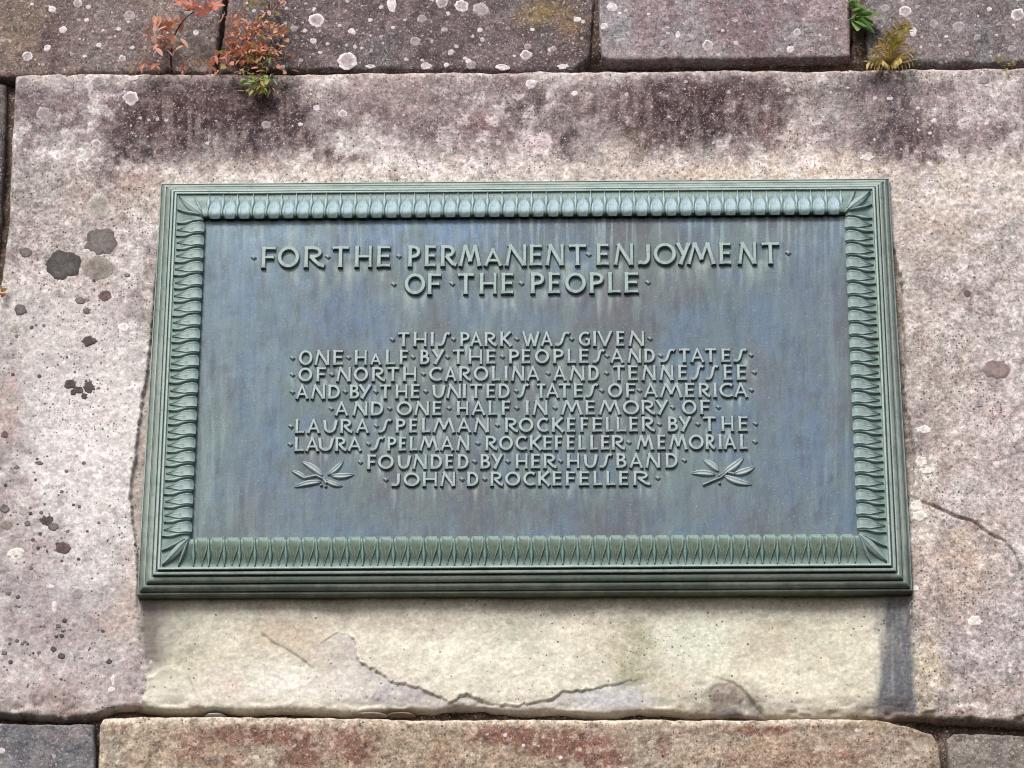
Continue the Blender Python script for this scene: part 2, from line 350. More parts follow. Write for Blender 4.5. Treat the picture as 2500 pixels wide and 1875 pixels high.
    U += [(900,1560,260,90,.5,(198,190,170)), (1150,1600,280,70,.7,(228,226,206)), (700,1670,260,50,.8,(232,229,216)), (480,1600,90,90,.5,(190,184,160)), (560,1660,60,40,.6,(214,196,184)),
          (1550,1600,60,110,.85,(158,158,128)),(430,1580,60,70,.6,(164,160,140)),(1300,1560,60,60,.4,(178,180,160)),(1960,1540,120,40,.45,(182,180,152)),(660,1545,70,40,.5,(176,162,140)), (1240,1520,80,60,.4,(184,184,164)), (1620,1680,60,40,.5,(186,180,150)), (1480,1560,70,80,.4,(188,180,158)), (1720,1560,120,80,.6,(206,212,190)), (1900,1640,180,60,.75,(230,225,200)), (1870,1560,90,60,.5,(190,178,156)), (2050,1600,90,90,.6,(204,204,180)),
          (2100,1700,90,40,.4,(190,182,160)), (420,1530,80,50,.5,(168,168,156)), (1000,1520,220,30,.4,(182,172,160)), (740,1540,60,40,.45,(186,170,148)),
          (1500,1700,110,28,.8,(196,194,198)), (960,1690,90,30,.75,(182,174,174)), (1050,1720,70,14,.5,(190,176,166)), (800,1650,60,40,.3,(200,188,184)), (1785,1705,85,46,.95,(146,134,122)),(1700,1728,70,18,.6,(160,150,132)),(1950,1728,120,14,.5,(150,140,120)),(2130,1722,60,20,.7,(110,104,96)), (1810,1730,60,18,.7,(120,124,128))]
    R = blobs(u, v, C, U, 5, 14); C = C + (R - C) * (reb[:, None] > .3)
    d, sd_ = polydist(u, v, CR1); sg = d * sd_
    C = mixc(C, np.exp(-(np.clip(-sg, 0, 99) / 5) ** 2) * (sg < 0) * .75 * reb, (236, 230, 208)); C = mixc(C, (sg > 0) * np.exp(-(sg / 60) ** 2) * .45 * reb, (182, 178, 180))
    d, sd_ = polydist(u, v, CR5); sg = d * sd_; C = mixc(C, np.exp(-(d / 5) ** 2) * (sg < 0) * .7, (234, 228, 204))
    d, sd_ = polydist(u, v, CR2); sg = d * sd_; C = mixc(C, np.exp(-(d / 60) ** 2) * (sg < 0) * .4, (190, 172, 150))
    # grime that runs out from under the plaque's lower edge and at its two ends
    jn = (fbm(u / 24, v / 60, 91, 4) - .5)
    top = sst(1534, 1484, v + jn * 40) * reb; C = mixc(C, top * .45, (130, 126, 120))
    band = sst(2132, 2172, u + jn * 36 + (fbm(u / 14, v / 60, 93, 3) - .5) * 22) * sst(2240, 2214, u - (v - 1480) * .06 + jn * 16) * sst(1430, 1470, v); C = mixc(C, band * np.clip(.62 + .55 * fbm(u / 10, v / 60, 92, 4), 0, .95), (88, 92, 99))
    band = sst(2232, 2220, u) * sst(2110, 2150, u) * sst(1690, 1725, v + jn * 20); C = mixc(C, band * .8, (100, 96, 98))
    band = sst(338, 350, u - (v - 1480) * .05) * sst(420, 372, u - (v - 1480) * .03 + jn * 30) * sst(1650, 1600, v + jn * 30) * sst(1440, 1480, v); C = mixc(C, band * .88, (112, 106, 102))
    # narrow darker rebate strips beside the plaque
    rebs = sheet(u, v, REB, 4, 5, 61) * sst(1420, 1360, v)
    C = mixc(C, rebs * .6, (138, 126, 112))
    # rusty tone near ragged bottom edge
    C = mixc(C, sst(1715, 1745, v) * .35, (150, 128, 108))
    g = np.full(n, 1.0); g = np.where(reb > .5, .42, g) - .35 * np.clip(sst(1500, 900, u) * sst(600, 800, v) * sst(500, 300, u), 0, 1)
    wd = .16 + .25 * sst(450, 380, v) * fbm(u / 200, v / 200, 19, 2); wd = np.where(reb > .5, .02, wd)
    dk = .16 * (1 - reb) + .02 + .5 * sst(.5, .66, fbm(u / 110, v / 110, 23, 3)) * (1 - reb) + .16 * sst(.52, .68, fbm(u / 90, v / 70, 29, 3)) * reb
    dk = dk + .3 * np.exp(-((u - 1590) / 130) ** 2 - ((v - 1590) / 70) ** 2)
    return C, g, wd, dk
def gen_color(base, alts, seed, bl=(), g=1.0, wd=.5, dk=.3, sc=1.0):
    def f(u, v):
        C = np.tile(lin(base), (u.size, 1))
        for k, (c, s, a, b, st) in enumerate(alts):
            C = mixc(C, sst(a, b, fbm(u / s, v / s, seed + 31 * k, 5)) * st, c)
        C = blobs(u, v, C, list(bl), seed, 16)
        return C, np.full(u.size, g), np.full(u.size, wd), np.full(u.size, dk)
    return f

RUST = [(640,1800,150,26,.9),(470,1835,45,40,.7),(740,1850,50,50,.9),(860,1830,50,55,.8),(1240,1800,100,22,1.),(1380,1825,110,36,1.),(1470,1860,70,50,.9),(1870,1782,100,16,.9),(1620,1825,16,34,.9),(560,1870,50,24,.6),(1060,1810,30,14,.6),(1080,1850,30,26,.6),(1250,1860,40,20,.5),(700,1790,60,16,.8),(2060,1850,60,40,.5),(690,1870,26,20,.7),(1700,1860,50,30,.4)]
def rusty(cf):  # rust stains plus the sky-lit upper arris painted in
    def f(u, v):
        C, g, a, b = cf(u, v); wu = u + (fbm(u / 24, v / 24, 611, 4) - .5) * 46; wv = v + (fbm(u / 24, v / 24, 612, 4) - .5) * 36
        w_ = np.zeros(u.size)
        for cx, cy, rx, ry, st in RUST: w_ = np.maximum(w_, st * np.exp(-((wu - cx) / rx) ** 2 - ((wv - cy) / ry) ** 2))
        m = sst(.40, .54, w_ * .62 + fbm(u / 9, v / 9, 613, 4) * .36)
        C = mixc(C, m * .70, (126, 90, 76)); C = mixc(C, sst(1774, 1760, v + (fbm(u / 40, v / 9, 616, 3) - .5) * 14) * sst(2150, 2050, u) * .85, (216, 202, 180)); C = mixc(C, sst(.60, .64, fbm(u / 13, v / 11, 614, 4)) * .5, (108, 86, 66)); C = mixc(C, sst(.62, .68, fbm(u / 15, v / 15, 615, 4)) * .4, (204, 190, 170))  # pale strip on top paints the sky light caught by the arris
        return C, g, a, b
    return f
def curve(pts, n, jag, seed):
    """resample a traced edge with a little raggedness"""
    p = np.array(pts, float); s = np.r_[0, np.cumsum(np.hypot(*(p[1:] - p[:-1]).T))]; t = np.linspace(0, s[-1], n)
    x = np.interp(t, s, p[:, 0]); y = np.interp(t, s, p[:, 1])
    env = np.clip(np.minimum(t, s[-1] - t) / 25, 0, 1)
    x = x + (fbm(t / 22, t * 0 + seed, seed, 4) - .5) * 2 * jag * env; y = y + (fbm(t / 22, t * 0 + seed + 40, seed, 4) - .5) * 2 * jag * env
    return np.stack([x, y], -1)
STONES = {}
def stone(key, top, right, bottom, left, y, hf, cf, label=None, jag=2.5, R=14, step=3.0, depth=.10):
    """top and bottom run left to right, left and right run top to bottom, in photo pixels"""
    nx = int(max(abs(top[-1][0] - top[0][0]), abs(bottom[-1][0] - bottom[0][0])) / step) + 2
    ny = int(max(abs(left[-1][1] - left[0][1]), abs(right[-1][1] - right[0][1])) / step) + 2
    T, B = curve(top, nx, jag, 1 + len(STONES) * 7), curve(bottom, nx, jag, 2 + len(STONES) * 7)
    Lc, Rc = curve(left, ny, jag, 3 + len(STONES) * 7), curve(right, ny, jag, 4 + len(STONES) * 7)
    s = np.linspace(0, 1, nx)[None, :, None]; t = np.linspace(0, 1, ny)[:, None, None]
    P = (1 - t) * T[None] + t * B[None] + (1 - s) * Lc[:, None] + s * Rc[:, None] \
        - ((1 - s) * (1 - t) * T[0] + s * (1 - t) * T[-1] + (1 - s) * t * B[0] + s * t * B[-1])
    u = P[..., 0].ravel(); v = P[..., 1].ravel()
    H = hf(u, v)
    wd = np.abs(Rc[:, 0] - Lc[:, 0])[:, None]; ht = np.abs(B[:, 1] - T[:, 1])[None, :]
    sl, tl = s[..., 0], t[..., 0]
    Rr = R * (.55 + .9 * fbm(u / 40, v / 40, 300 + len(STONES), 3)).reshape(ny, nx)
    def rnd(d): q = np.clip(1 - d / Rr, 0, 1); return Rr * (1 - np.sqrt(np.clip(1 - q * q, 0, 1)))
    drop = (rnd(sl * wd) + rnd((1 - sl) * wd) + rnd(tl * ht) + rnd((1 - tl) * ht)).ravel() * .001
    X, Z = ray(u, v, y)
    V = np.stack([X, y - H + np.minimum(drop, .05), Z], -1)
    C, g, w_, dk = cf(u, v)
    F = grid_faces(ny, nx, True)
    # skirt: sides of the block going back into the wall
    idx = np.arange(nx * ny).reshape(ny, nx)
    ring = np.r_[idx[0, :], idx[1:, -1], idx[-1, -2::-1], idx[-2:0:-1, 0]]
    V2 = V[ring].copy(); V2[:, 1] = y + depth
    base = len(V); k = len(ring); j = np.arange(k); jn = (j + 1) % k
    FS = np.stack([ring[j], ring[jn], base + jn, base + j], -1)
    V = np.r_[V, V2]; F = np.r_[F, FS]
    C = np.r_[C, C[ring] * .16] * ALB * np.array([.985, .98, 1.012]); mk = np.stack([g, w_, dk], -1); mk = np.r_[mk, mk[ring]]  # side faces darkened, shade inside the open joints put into the colour
    me = mesh_np('stone_block', V, F, {'Col': C, 'Msk': mk}); me.materials.append(M_STONE)
    o = bpy.data.objects.new('stone_block', me); link(o, wall)
    if label: o['label'] = label
    STONES[key] = (o, y, hf)
    return o

GR = (118, 106, 106)
stone('slab', [(26,188),(200,186),(500,183),(800,182),(1200,181),(1500,179),(1800,176),(2200,174),(2680,168)],
      [(2680,168),(2690,1000),(2700,1772)],
      [(-190,1728),(-40,1734),(60,1742),(150,1748),(235,1740),(275,1722),(350,1720),(400,1728),(470,1729),(520,1719),(600,1726),(700,1722),(860,1729),(950,1719),(1060,1722),(1110,1711),(1180,1713),(1260,1724),(1380,1722),(1480,1729),(1560,1719),(1620,1721),(1700,1730),(1800,1723),(1880,1733),(2080,1730),(2170,1736),(2260,1730),(2330,1738),(2460,1743),(2700,1753)],
      [(38,186),(33,300),(27,400),(20,560),(5,680),(-30,800),(-90,1100),(-190,1728)], 0.0, slab_height, slab_color,
      'largest block, pale and stained, holding the plaque', jag=2.0, R=12, step=2.6)
PUR = (108, 94, 94)
stone('top_left', [(-200,-170),(560,-170)], [(560,-170),(546,0),(532,100),(522,178)], [(-200,184),(20,186),(150,180),(280,178),(420,174),(522,176)], [(-200,-170),(-200,184)],
      .004, gen_height(401), gen_color((122,108,104), [((104,90,88),120,.45,.65,.7),((138,120,112),60,.5,.7,.6),((120,116,112),90,.55,.7,.5)], 401,
      [(40,60,70,120,.6,(124,108,86)),(125,110,26,120,.55,(84,66,66)),(300,90,110,70,.4,(134,120,116)),(460,120,60,60,.4,(140,134,122))], wd=.42, dk=.35), jag=2.5, R=12)
stone('top_mid', [(572,-170),(1462,-170)], [(1462,-170),(1450,0),(1444,90),(1440,140)], [(534,178),(700,174),(900,173),(1100,172),(1300,173),(1400,171),(1440,140)], [(566,-170),(555,0),(542,100),(532,178)],
      -.004, gen_height(411), gen_color((106,94,94), [((90,78,78),110,.45,.65,.7),((124,110,108),50,.5,.7,.6),((104,102,104),90,.55,.7,.6)], 411,
      [(1330,30,70,34,.85,(134,116,84)),(1400,60,40,30,.7,(120,96,70)),(1300,70,70,18,.5,(80,66,58)),(1350,110,70,40,.5,(92,72,68)),(700,80,70,90,.4,(84,76,78)),(1420,90,16,70,.6,(90,76,70))], wd=.62, dk=.3), jag=2.5, R=14)
stone('top_pale', [(1466,-170),(2068,-170)], [(2068,-170),(2074,0),(2078,80),(2076,136)], [(1470,138),(1490,145),(1560,146),(1700,142),(1800,144),(1900,140),(2000,139),(2076,136)], [(1466,-170),(1462,0),(1464,90),(1470,138)],
      -.012, gen_height(421), gen_color((144,128,130), [((124,108,112),90,.45,.65,.6),((160,144,144),50,.5,.7,.6),((142,142,142),80,.55,.7,.6)], 421,
      [(1500,40,40,110,.65,(150,154,154)),(1830,60,70,80,.5,(112,94,98)),(1750,30,60,70,.35,(120,102,106)),(2040,100,40,60,.4,(132,112,108)),(1600,130,120,12,.5,(158,152,150))], wd=.36, dk=.4), jag=2.5, R=9)
stone('top_right', [(2112,-170),(2680,-170)], [(2680,-170),(2680,152)], [(2120,150),(2200,153),(2300,157),(2400,157),(2500,154),(2680,152)], [(2112,-170),(2110,0),(2114,80),(2120,150)],
      .002, gen_height(431), gen_color((122,114,114), [((104,94,94),100,.45,.65,.6),((140,128,128),50,.5,.7,.6),((118,120,118),80,.55,.7,.6)], 431,
      [(2200,110,60,60,.4,(126,112,104)),(2330,60,60,60,.3,(132,130,130))], wd=.62, dk=.35), jag=2.5, R=12)
stone('left_strip', [(-260,196),(14,200)], [(14,200),(12,300),(8,400),(-2,560),(-22,700),(-60,820),(-130,1100),(-230,1728)], [(-520,1728),(-230,1728)], [(-260,196),(-520,1728)],
      .012, gen_height(441), gen_color((96,88,88), [((80,72,74),90,.45,.65,.6),((120,110,104),50,.5,.7,.6)], 441, wd=.4), jag=2.5, R=12)
stone('low_left', [(-230,1762),(0,1764),(120,1768),(228,1766)], [(228,1766),(232,1820),(230,1900),(226,2020)], [(-230,2020),(226,2020)], [(-230,1762),(-230,2020)],
      .006, gen_height(451), gen_color((112,112,114), [((96,96,100),80,.45,.65,.6),((130,124,124),50,.5,.7,.6)], 451, [(170,1790,60,14,.4,(134,112,110))], g=.8, wd=.28, dk=.25), jag=2.0, R=8)
stone('low_mid', [(243,1770),(252,1753),(290,1749),(600,1750),(900,1753),(1200,1755),(1500,1755),(1800,1754),(1980,1752),(2120,1753),(2180,1764),(2240,1778),(2275,1792),(2290,1812)], [(2290,1812),(2298,1860),(2306,2020)], [(238,2020),(2306,2020)], [(243,1770),(240,1850),(238,2020)],
      -.004, gen_height(461), rusty(gen_color((166,150,128), [((150,134,112),120,.45,.65,.6),((182,166,148),60,.5,.7,.5),((160,156,144),70,.55,.7,.4)], 461,
      [(640,1795,180,22,.6,(122,82,68),2),(470,1825,50,45,.5,(128,92,74),2),(740,1840,60,50,.65,(112,72,60),2),(860,1820,60,55,.6,(124,80,66),2),(1240,1795,110,22,.75,(126,82,70),2),(1380,1820,120,40,.7,(124,84,74),2),(1460,1850,80,50,.65,(130,88,78),2),
       (1870,1775,110,16,.65,(132,92,74),2),(1620,1820,20,40,.6,(120,90,74),2),(2080,1830,90,60,.5,(126,98,82),2),(1930,1850,130,50,.5,(142,112,92),2),(2200,1830,80,50,.5,(166,152,142),2),(1700,1810,90,30,.35,(176,158,146),2),
       (1200,1766,1100,8,.5,(204,184,160),2),(560,1860,60,30,.45,(136,100,80),2),(1080,1850,60,40,.35,(150,120,98),2),(1800,1850,50,30,.4,(132,96,80),2)], g=.9, wd=.10, dk=.38)), 'rust stained tan block below the plaque', jag=2.0, R=10)  # the long pale blob is the lit upper arris, painted in
stone('low_right', [(2312,1800),(2330,1788),(2400,1787),(2480,1792),(2700,1796)], [(2700,1796),(2700,2020)], [(2320,2020),(2700,2020)], [(2312,1800),(2316,1860),(2320,2020)],
      .004, gen_height(471), gen_color((124,118,110), [((106,100,94),80,.45,.65,.6),((142,134,126),50,.5,.7,.6)], 471, g=.9, wd=.2, dk=.3), jag=2.0, R=8)

# mortar and core behind the joints
gu, gv = np.meshgrid(np.arange(-620, 2820, 9.0), np.arange(-260, 2110, 7.0)); u = gu.ravel(); v = gv.ravel()
dep = .052 + (fbm(u / 30, v / 30, 71, 3) - .5) * .03
near = np.exp(-((u - 1454) / 30) ** 4) * sst(185, 150, v) ; dep = dep * (1 - near) + near * (.014 + (fbm(u / 14, v / 14, 72, 3) - .5) * .012)
near = np.exp(-((u - 2094) / 30) ** 4) * sst(170, 150, v) ; dep = dep * (1 - near) + near * (.020 + (fbm(u / 14, v / 14, 73, 3) - .5) * .014)
near = np.exp(-((v - 160) / 16) ** 4) * sst(1450, 1480, u) * sst(2150, 2080, u); dep = dep * (1 - near) + near * (.030 + (fbm(u / 14, v / 10, 74, 3) - .5) * .014)
X, Z = ray(u, v, .05); X = X; C = np.tile(lin((92, 78, 68)), (u.size, 1)); C = mixc(C, sst(.45, .65, fbm(u / 30, v / 30, 75, 3)), (74, 62, 56))
me = mesh_np('mortar', np.stack([X, dep, Z], -1), grid_faces(*gu.shape, True), {'Col': C * ALB, 'Msk': np.tile([1., .05, .3], (u.size, 1))}); me.materials.append(M_STONE)
link(bpy.data.objects.new('mortar', me), wall, kind='stuff')

# pale mortar smears wedged in the bed joint under the big block
def lump(name, cx, cy, w_, h_, c, y, parent, seed, mat=M_LICHEN):
    th = np.linspace(0, 2 * np.pi, 26, endpoint=False); V = []; Cc = []
    for k, rr in enumerate((0, .35, .7, 1.0)):
        for a in th:
            q = rr * (1 + .25 * (vn(a * 2, seed, seed) - .5)); X, Z = ray(cx + math.cos(a) * w_ * q, cy + math.sin(a) * h_ * q, y)
            V.append((float(X), y - .010 * (1 - rr * rr) + (.012 if rr == 1 else 0), float(Z))); Cc.append(lin(c) * ALB)
    F = [(k * 26 + i, (k + 1) * 26 + i, (k + 1) * 26 + (i + 1) % 26, k * 26 + (i + 1) % 26) for k in range(3) for i in range(26)]
    me = mesh_np(name, V, [f[::-1] for f in F], {'Col': np.array(Cc)}); me.materials.append(mat)
    return link(bpy.data.objects.new(name, me), parent)
for a in ((525, 1746, 26, 5, (160, 160, 154)), (905, 1744, 42, 6, (150, 136, 124)), (980, 1744, 36, 5, (128, 108, 96))):
    lump('mortar_smear', *a, .016, wall, int(a[0]))

# ------------------------------------------------------------------ lichen patches on the blocks
rng = random.Random(5)
def lichen(key, cx, cy, r, kind='white', ry=None, ir=.32, seed=None):
    o, y, hf = STONES[key]; seed = seed if seed is not None else int(cx * 7 + cy * 3)
    ns, nr = (28, 6) if r > 11 else (18, 4)
    th = np.linspace(0, 2 * np.pi, ns, endpoint=False); rr = np.linspace(0, 1, nr + 1)[1:]
    ry = ry or r * .88
    rad = 1 + ir * 2 * (fbm(np.cos(th) * 2.6 + 9, np.sin(th) * 2.6 + 9, seed % 997, 4) - .5) * (1.6 if kind in ('cluster', 'splash') else 1)
    U = [cx]; W = [cy]; q = [0.]
    for a in rr:
        U += list(cx + np.cos(th) * r * rad * a); W += list(cy + np.sin(th) * ry * rad * a); q += [a] * ns
    U = np.array(U); W = np.array(W); q = np.array(q)
    X, Z = ray(U, W, y); th_ = .0007
    prof = np.where(q < .99, th_ * (1.0 + .3 * (q > .6)), -.0012)
    H = hf(U, W) + prof + .0009
    white, grey = (228, 216, 218), (178, 168, 170)
    pal = {'white': ((214, 204, 206), (236, 226, 228)), 'ring': ((170, 160, 162), (232, 220, 220)), 'faint': ((158, 148, 150), (176, 166, 168)),
           'pale': ((164, 158, 150), (190, 182, 174)), 'grey': ((138, 130, 124), (154, 146, 138)), 'mid': ((124, 118, 114), (112, 106, 104)), 'dark': ((98, 93, 91), (84, 79, 78)),
           'brown': ((108, 92, 90), (114, 98, 94)), 'bright': ((226, 216, 216), (250, 246, 246)), 'tan': ((150, 134, 130), (138, 122, 118)), 'cluster': ((84, 78, 76), (98, 90, 88)), 'splash': ((226, 220, 212), (236, 230, 222))}[kind]
    m = sst(.55, .85, q)[:, None]; C = lin(pal[0]) * (1 - m) + lin(pal[1]) * m
    C = C * (.82 + .36 * vn(U / 5, W / 5, seed))[:, None]
    F = [(0, 1 + i, 1 + (i + 1) % ns, 0) for i in range(ns)]
    V = np.stack([X, y - H, Z], -1)
    f3 = [(0, 1 + i, 1 + (i + 1) % ns) for i in range(ns)]
    f4 = [(1 + k * ns + i, 1 + (k + 1) * ns + i, 1 + (k + 1) * ns + (i + 1) % ns, 1 + k * ns + (i + 1) % ns) for k in range(nr - 1) for i in range(ns)]
    me = bpy.data.meshes.new('lichen_patch'); me.from_pydata(V.tolist(), [], f3 + f4); me.update()
    a = me.attributes.new('Col', 'FLOAT_COLOR', 'POINT'); a.data.foreach_set('color', np.c_[C * ALB, np.ones(len(C))].astype(np.float32).ravel())
    me.polygons.foreach_set('use_smooth', [True] * len(me.polygons)); me.materials.append(M_LICHEN)
    link(bpy.data.objects.new('lichen_patch', me), o)
TL = [(128,25,10),(154,74,10),(67,136,13,'ring'),(115,116,9),(191,11,11,'ring'),(317,41,14,'faint'),(242,112,7),(212,52,6),(291,74,6),(299,144,9,'ring'),(323,118,6),(478,79,8),(413,81,7,'ring'),(460,29,10,'faint'),(176,134,5,'ring'),(207,140,5),(268,96,5,'faint'),(355,90,6,'faint'),(78,12,5)]
TM = [(773,49,20,'ring'),(858,78,9),(765,102,8),(848,150,24,'ring'),(718,72,10,'faint'),(830,65,5),(904,50,6),(957,12,12,'white',20),(1079,9,14,'ring'),(1127,15,17,'ring'),(1172,75,7),(1284,133,15,'ring'),(1288,112,9,'faint'),(1101,130,8),(1040,161,14,'white',8),(1144,150,8),(1150,160,12,'faint'),(1227,163,18,'white',8),(1090,159,7),(1014,105,14,'faint'),(1351,118,9,'faint'),(1174,24,20,'faint'),(1374,161,14,'white',7),(1030,48,12,'faint'),(905,163,12,'white',5),(1190,70,5,'faint'),(1240,68,6,'faint'),(1410,48,10,'white',7),(800,110,5),(640,60,6),(665,120,5),(620,25,5),(700,20,5),(735,150,6,'faint'),(960,70,5),(1325,85,5,'faint'),(1085,76,9,'faint'),(690,165,6)]
TP = [(1494,17,13),(1475,63,9),(1728,109,14,'ring'),(1930,118,10),(1946,79,10,'ring'),(1655,85,6,'white',9),(1680,97,9,'faint',4),(1514,32,5),(1584,34,5),(1620,105,9,'faint'),(1765,75,5),(1755,72,5,'faint'),(2010,120,9,'faint'),(1612,120,7,'faint'),(1560,110,5,'faint'),(2040,15,6,'faint')]
TR = [(2210,28,16,'ring'),(2485,37,17,'ring'),(2161,18,11,'faint'),(2340,69,16,'faint'),(2229,77,9,'white',14),(2328,28,8,'faint'),(2280,60,12,'faint'),(2310,92,5),(2385,95,9,'faint'),(2440,60,6,'faint'),(2360,135,7,'faint'),(2470,120,10,'faint'),(2240,18,7,'faint'),(2415,25,7)]
SL = [(321,244,19,'ring'),(107,281,18,'faint'),(236,355,12,'ring'),(199,405,12,'ring'),(240,207,15,'faint'),(773,268,8),(838,283,11,'ring'),(734,307,6),(325,198,12,'white',5),(651,307,12,'faint'),(240,504,31,'pale'),
      (244,590,39,'mid'),(154,647,43,'dark',35),(238,655,38,'grey',29),(63,618,16,'mid',12),(211,613,9,'white',6),(256,722,17,'brown',13),(196,735,13,'mid',9),(51,758,16,'mid'),(211,760,9,'mid'),(311,672,8,'mid',5),(37,803,12,'pale'),(302,802,13,'bright'),
      (219,835,17,'cluster',13),(172,938,14,'cluster',11),(192,952,14,'cluster',9),(218,948,16,'cluster',13),(205,968,9,'cluster'),(180,958,9,'cluster'),(12,1062,10,'brown'),(205,1132,5,'mid'),(97,1131,9,'mid',5),(41,1142,7,'mid',5),(179,1232,4,'dark'),
      (114,1272,16,'cluster',13),(130,1286,13,'mid',10),(67,1279,8,'mid'),(155,1338,18,'brown',14),(141,1329,6,'dark'),(36,1352,21,'splash',15),(57,1247,14,'pale'),(12,1243,12,'mid'),(16,1281,14,'grey'),(75,1255,5,'dark'),
      (130,1584,8,'dark'),(149,1600,9,'dark'),(266,1614,8,'dark'),(25,1615,6,'dark'),(10,1592,7,'mid'),(157,1515,6,'dark'),(142,1527,7,'mid'),(150,1550,6,'dark'),(275,1660,5,'splash',16),(272,1682,9,'splash',7),(188,1450,16,'faint'),(165,1296,5,'mid'),(213,1297,4,'dark'),
      (122,1432,10,'white',6),(132,1480,7,'white',14),(115,1550,9,'faint'),(60,1565,5,'mid'),(20,1448,6,'mid'),(1296,212,13),(1403,234,8),(1363,401,9,'ring'),(2172,246,8,'white',5),(2280,300,7),(2117,390,16,'splash',8),(2240,270,5),
      (2432,903,31,'tan',23),(2361,716,10,'brown'),(2255,1050,20,'splash',9),(2248,1128,16,'splash',13),(2262,1150,18,'splash',9),(2238,1235,16,'splash',14),(2244,1262,18,'splash',13),(2380,1517,19,'splash',13),(2236,1438,9,'splash'),(2390,985,12,'faint'),(2120,355,4,'dark'),(2270,330,5),(2400,200,14,'faint'),
      (60,205,16,'faint'),(92,1500,8,'faint'),(200,265,10,'faint'),(330,1330,4,'mid')]
for key, lst in (('top_left', TL), ('top_mid', TM), ('top_pale', TP), ('top_right', TR), ('slab', SL)):
    for e in lst:
        lichen(key, e[0], e[1], e[2], e[3] if len(e) > 3 else 'white', e[4] if len(e) > 4 else None)
lichen('low_left', 3, 1832, 9)
rs = random.Random(77)
for _ in range(64):
    a, b = (rs.gauss(90, 70), rs.gauss(1290, 70)) if _ < 26 else (rs.gauss(100, 75), rs.gauss(1560, 55)) if _ < 50 else (rs.uniform(20, 320), rs.uniform(600, 1000))
    if 8 < a < 318 and 560 < b < 1690: lichen('slab', a, b, rs.uniform(2.5, 5.5), rs.choice(['mid', 'dark', 'brown', 'grey']), seed=int(a * 3 + b))

# ------------------------------------------------------------------ bronze plaque
HW, HH = 0.8, 0.43196           # half size of the recessed field
FY = -0.055                    # plane of the field
plaque = bpy.data.objects.new('bronze_plaque', None); plaque.location = (0, .012, Z0)
link(plaque, label='green bronze plaque with raised lettering and leaf border, set on the stone wall', category='plaque')
PINV = Vector((0, .012, Z0))
def padd(name, me, mat, loc=(0, 0, 0), rot=0.0, scale=(1, 1, 1), parent=None, base=None, **kw):
    """child of the plaque; loc is relative to the plaque's field centre"""
    if not me.materials: me.materials.append(mat)
    o = bpy.data.objects.new(name, me)
    b = Vector((0, FY - .012, 0)) if parent is None else Vector((0, 0, 0))
    o.location = Vector(loc) + b; o.rotation_euler = (0, rot, 0); o.scale = scale
    return link(o, parent or plaque, **kw)

# frame profile (u outward from the crest edge, v height above the field), millimetres
PROF = [(0,-2),(0,12),(1,14.5),(3,17),(8,19),(18,18),(35,12),(50,5.5),(58,3),(66,2.5),(70,3),(70.6,6.5),(72,7.5),(75,7.5),(76.2,6.5),(76.6,-3),(79.2,-3),(79.6,1),(80.6,2),(84,1.6),(85.4,.5),(85.8,-9),(88.4,-10),
        (88.8,-7.5),(91,-7),(95,-9),(98,-13),(99.2,-19),(99.6,-23),(102,-23),(102.4,-19.5),(105,-20),(109,-24),(112,-30),(112.8,-36),(115,-36.5),(115.5,-33.5),(117.4,-34.5),(118,-38),(118,-78)]
PU = np.array([p[0] for p in PROF]) * .001; PV = np.array([p[1] for p in PROF]) * .001
def vprof(u): return np.interp(u, PU[1:16], PV[1:16])
def frame_mesh(i0, i1, name):
    us, vs = PU[i0:i1], PV[i0:i1]
    # four mitred rails, each sampled along its length so the casting can wander a little
    V = []; F = []
    cor = [(-1, 1), (1, 1), (1, -1), (-1, -1)]
    segs = [60, 36, 60, 36]; ring = []
    for k in range(4):
        a = cor[k]; b = cor[(k + 1) % 4]
        for j in range(segs[k]):
            t = j / segs[k]; ring.append((a, b, t, j == 0))
    n = len(ring); m = len(us)
    for (a, b, t, c) in ring:
        for q in range(m):
            x0, z0 = a[0] * (HW + us[q]), a[1] * (HH + us[q]); x1, z1 = b[0] * (HW + us[q]), b[1] * (HH + us[q])
            x = x0 + (x1 - x0) * t; z = z0 + (z1 - z0) * t
            ex = np.clip((us[q] - .0766) / .0414, 0, 1); lowf = np.clip((HH - z) / (2 * HH), 0, 1)   # outer moulding stretched outward, most at the foot, to match the image outline
            x += math.copysign(1, x) * ex * .0095 * lowf * min(1, abs(x) / HW); z += ex * (.0045 if z > HH else -.0065 if z < -HH else 0)
            wob = .0011 * (float(vn(x * 14 + 3, z * 14 + 7, 5)) - .5) if q < m - 1 else 0
            V.append((x, -(vs[q] + wob), z))
    for i in range(n):
        for q in range(m - 1):
            A = i * m + q; B = ((i + 1) % n) * m + q; F.append((A, A + 1, B + 1, B))
    me = mesh_py(name, V, F)
    # dirt and groove shade are painted dark, the raised fillets are rubbed lighter, run-off brown and underside shade are painted on the lowest member
    D = np.zeros((len(V), 3)); gi = {0: .9, 1: .5, 15: 1, 16: 1, 21: 1, 22: 1, 27: .95, 28: .95, 34: .8, 35: .6, 39: .9}; wi = {11: .2, 12: .9, 13: .9, 14: .5, 18: .6, 19: .7, 23: .3, 24: .35, 30: .35, 31: .3, 36: .5, 37: .4}
    for k in range(n):
        zz = V[k * m][2]
        for q in range(m):
            j = i0 + q; D[k * m + q] = (gi.get(j, 0), wi.get(j, 0), (.45 if zz < -HH else 0) * (j > 30))
    me.name = name; dirt_shade(me, D)
    return me
def dirt_shade(me, vals):  # stores dirt mixed with painted shade, pale wear with glints, and browning with underside shade per vertex
    a = me.attributes.new('DirtShade', 'FLOAT_COLOR', 'POINT'); v = np.zeros((len(me.vertices), 4)); vv = np.array(vals, float); v[:, :vv.shape[1]] = vv; v[:, 3] = 1
    a.data.foreach_set('color', v.astype(np.float32).ravel())
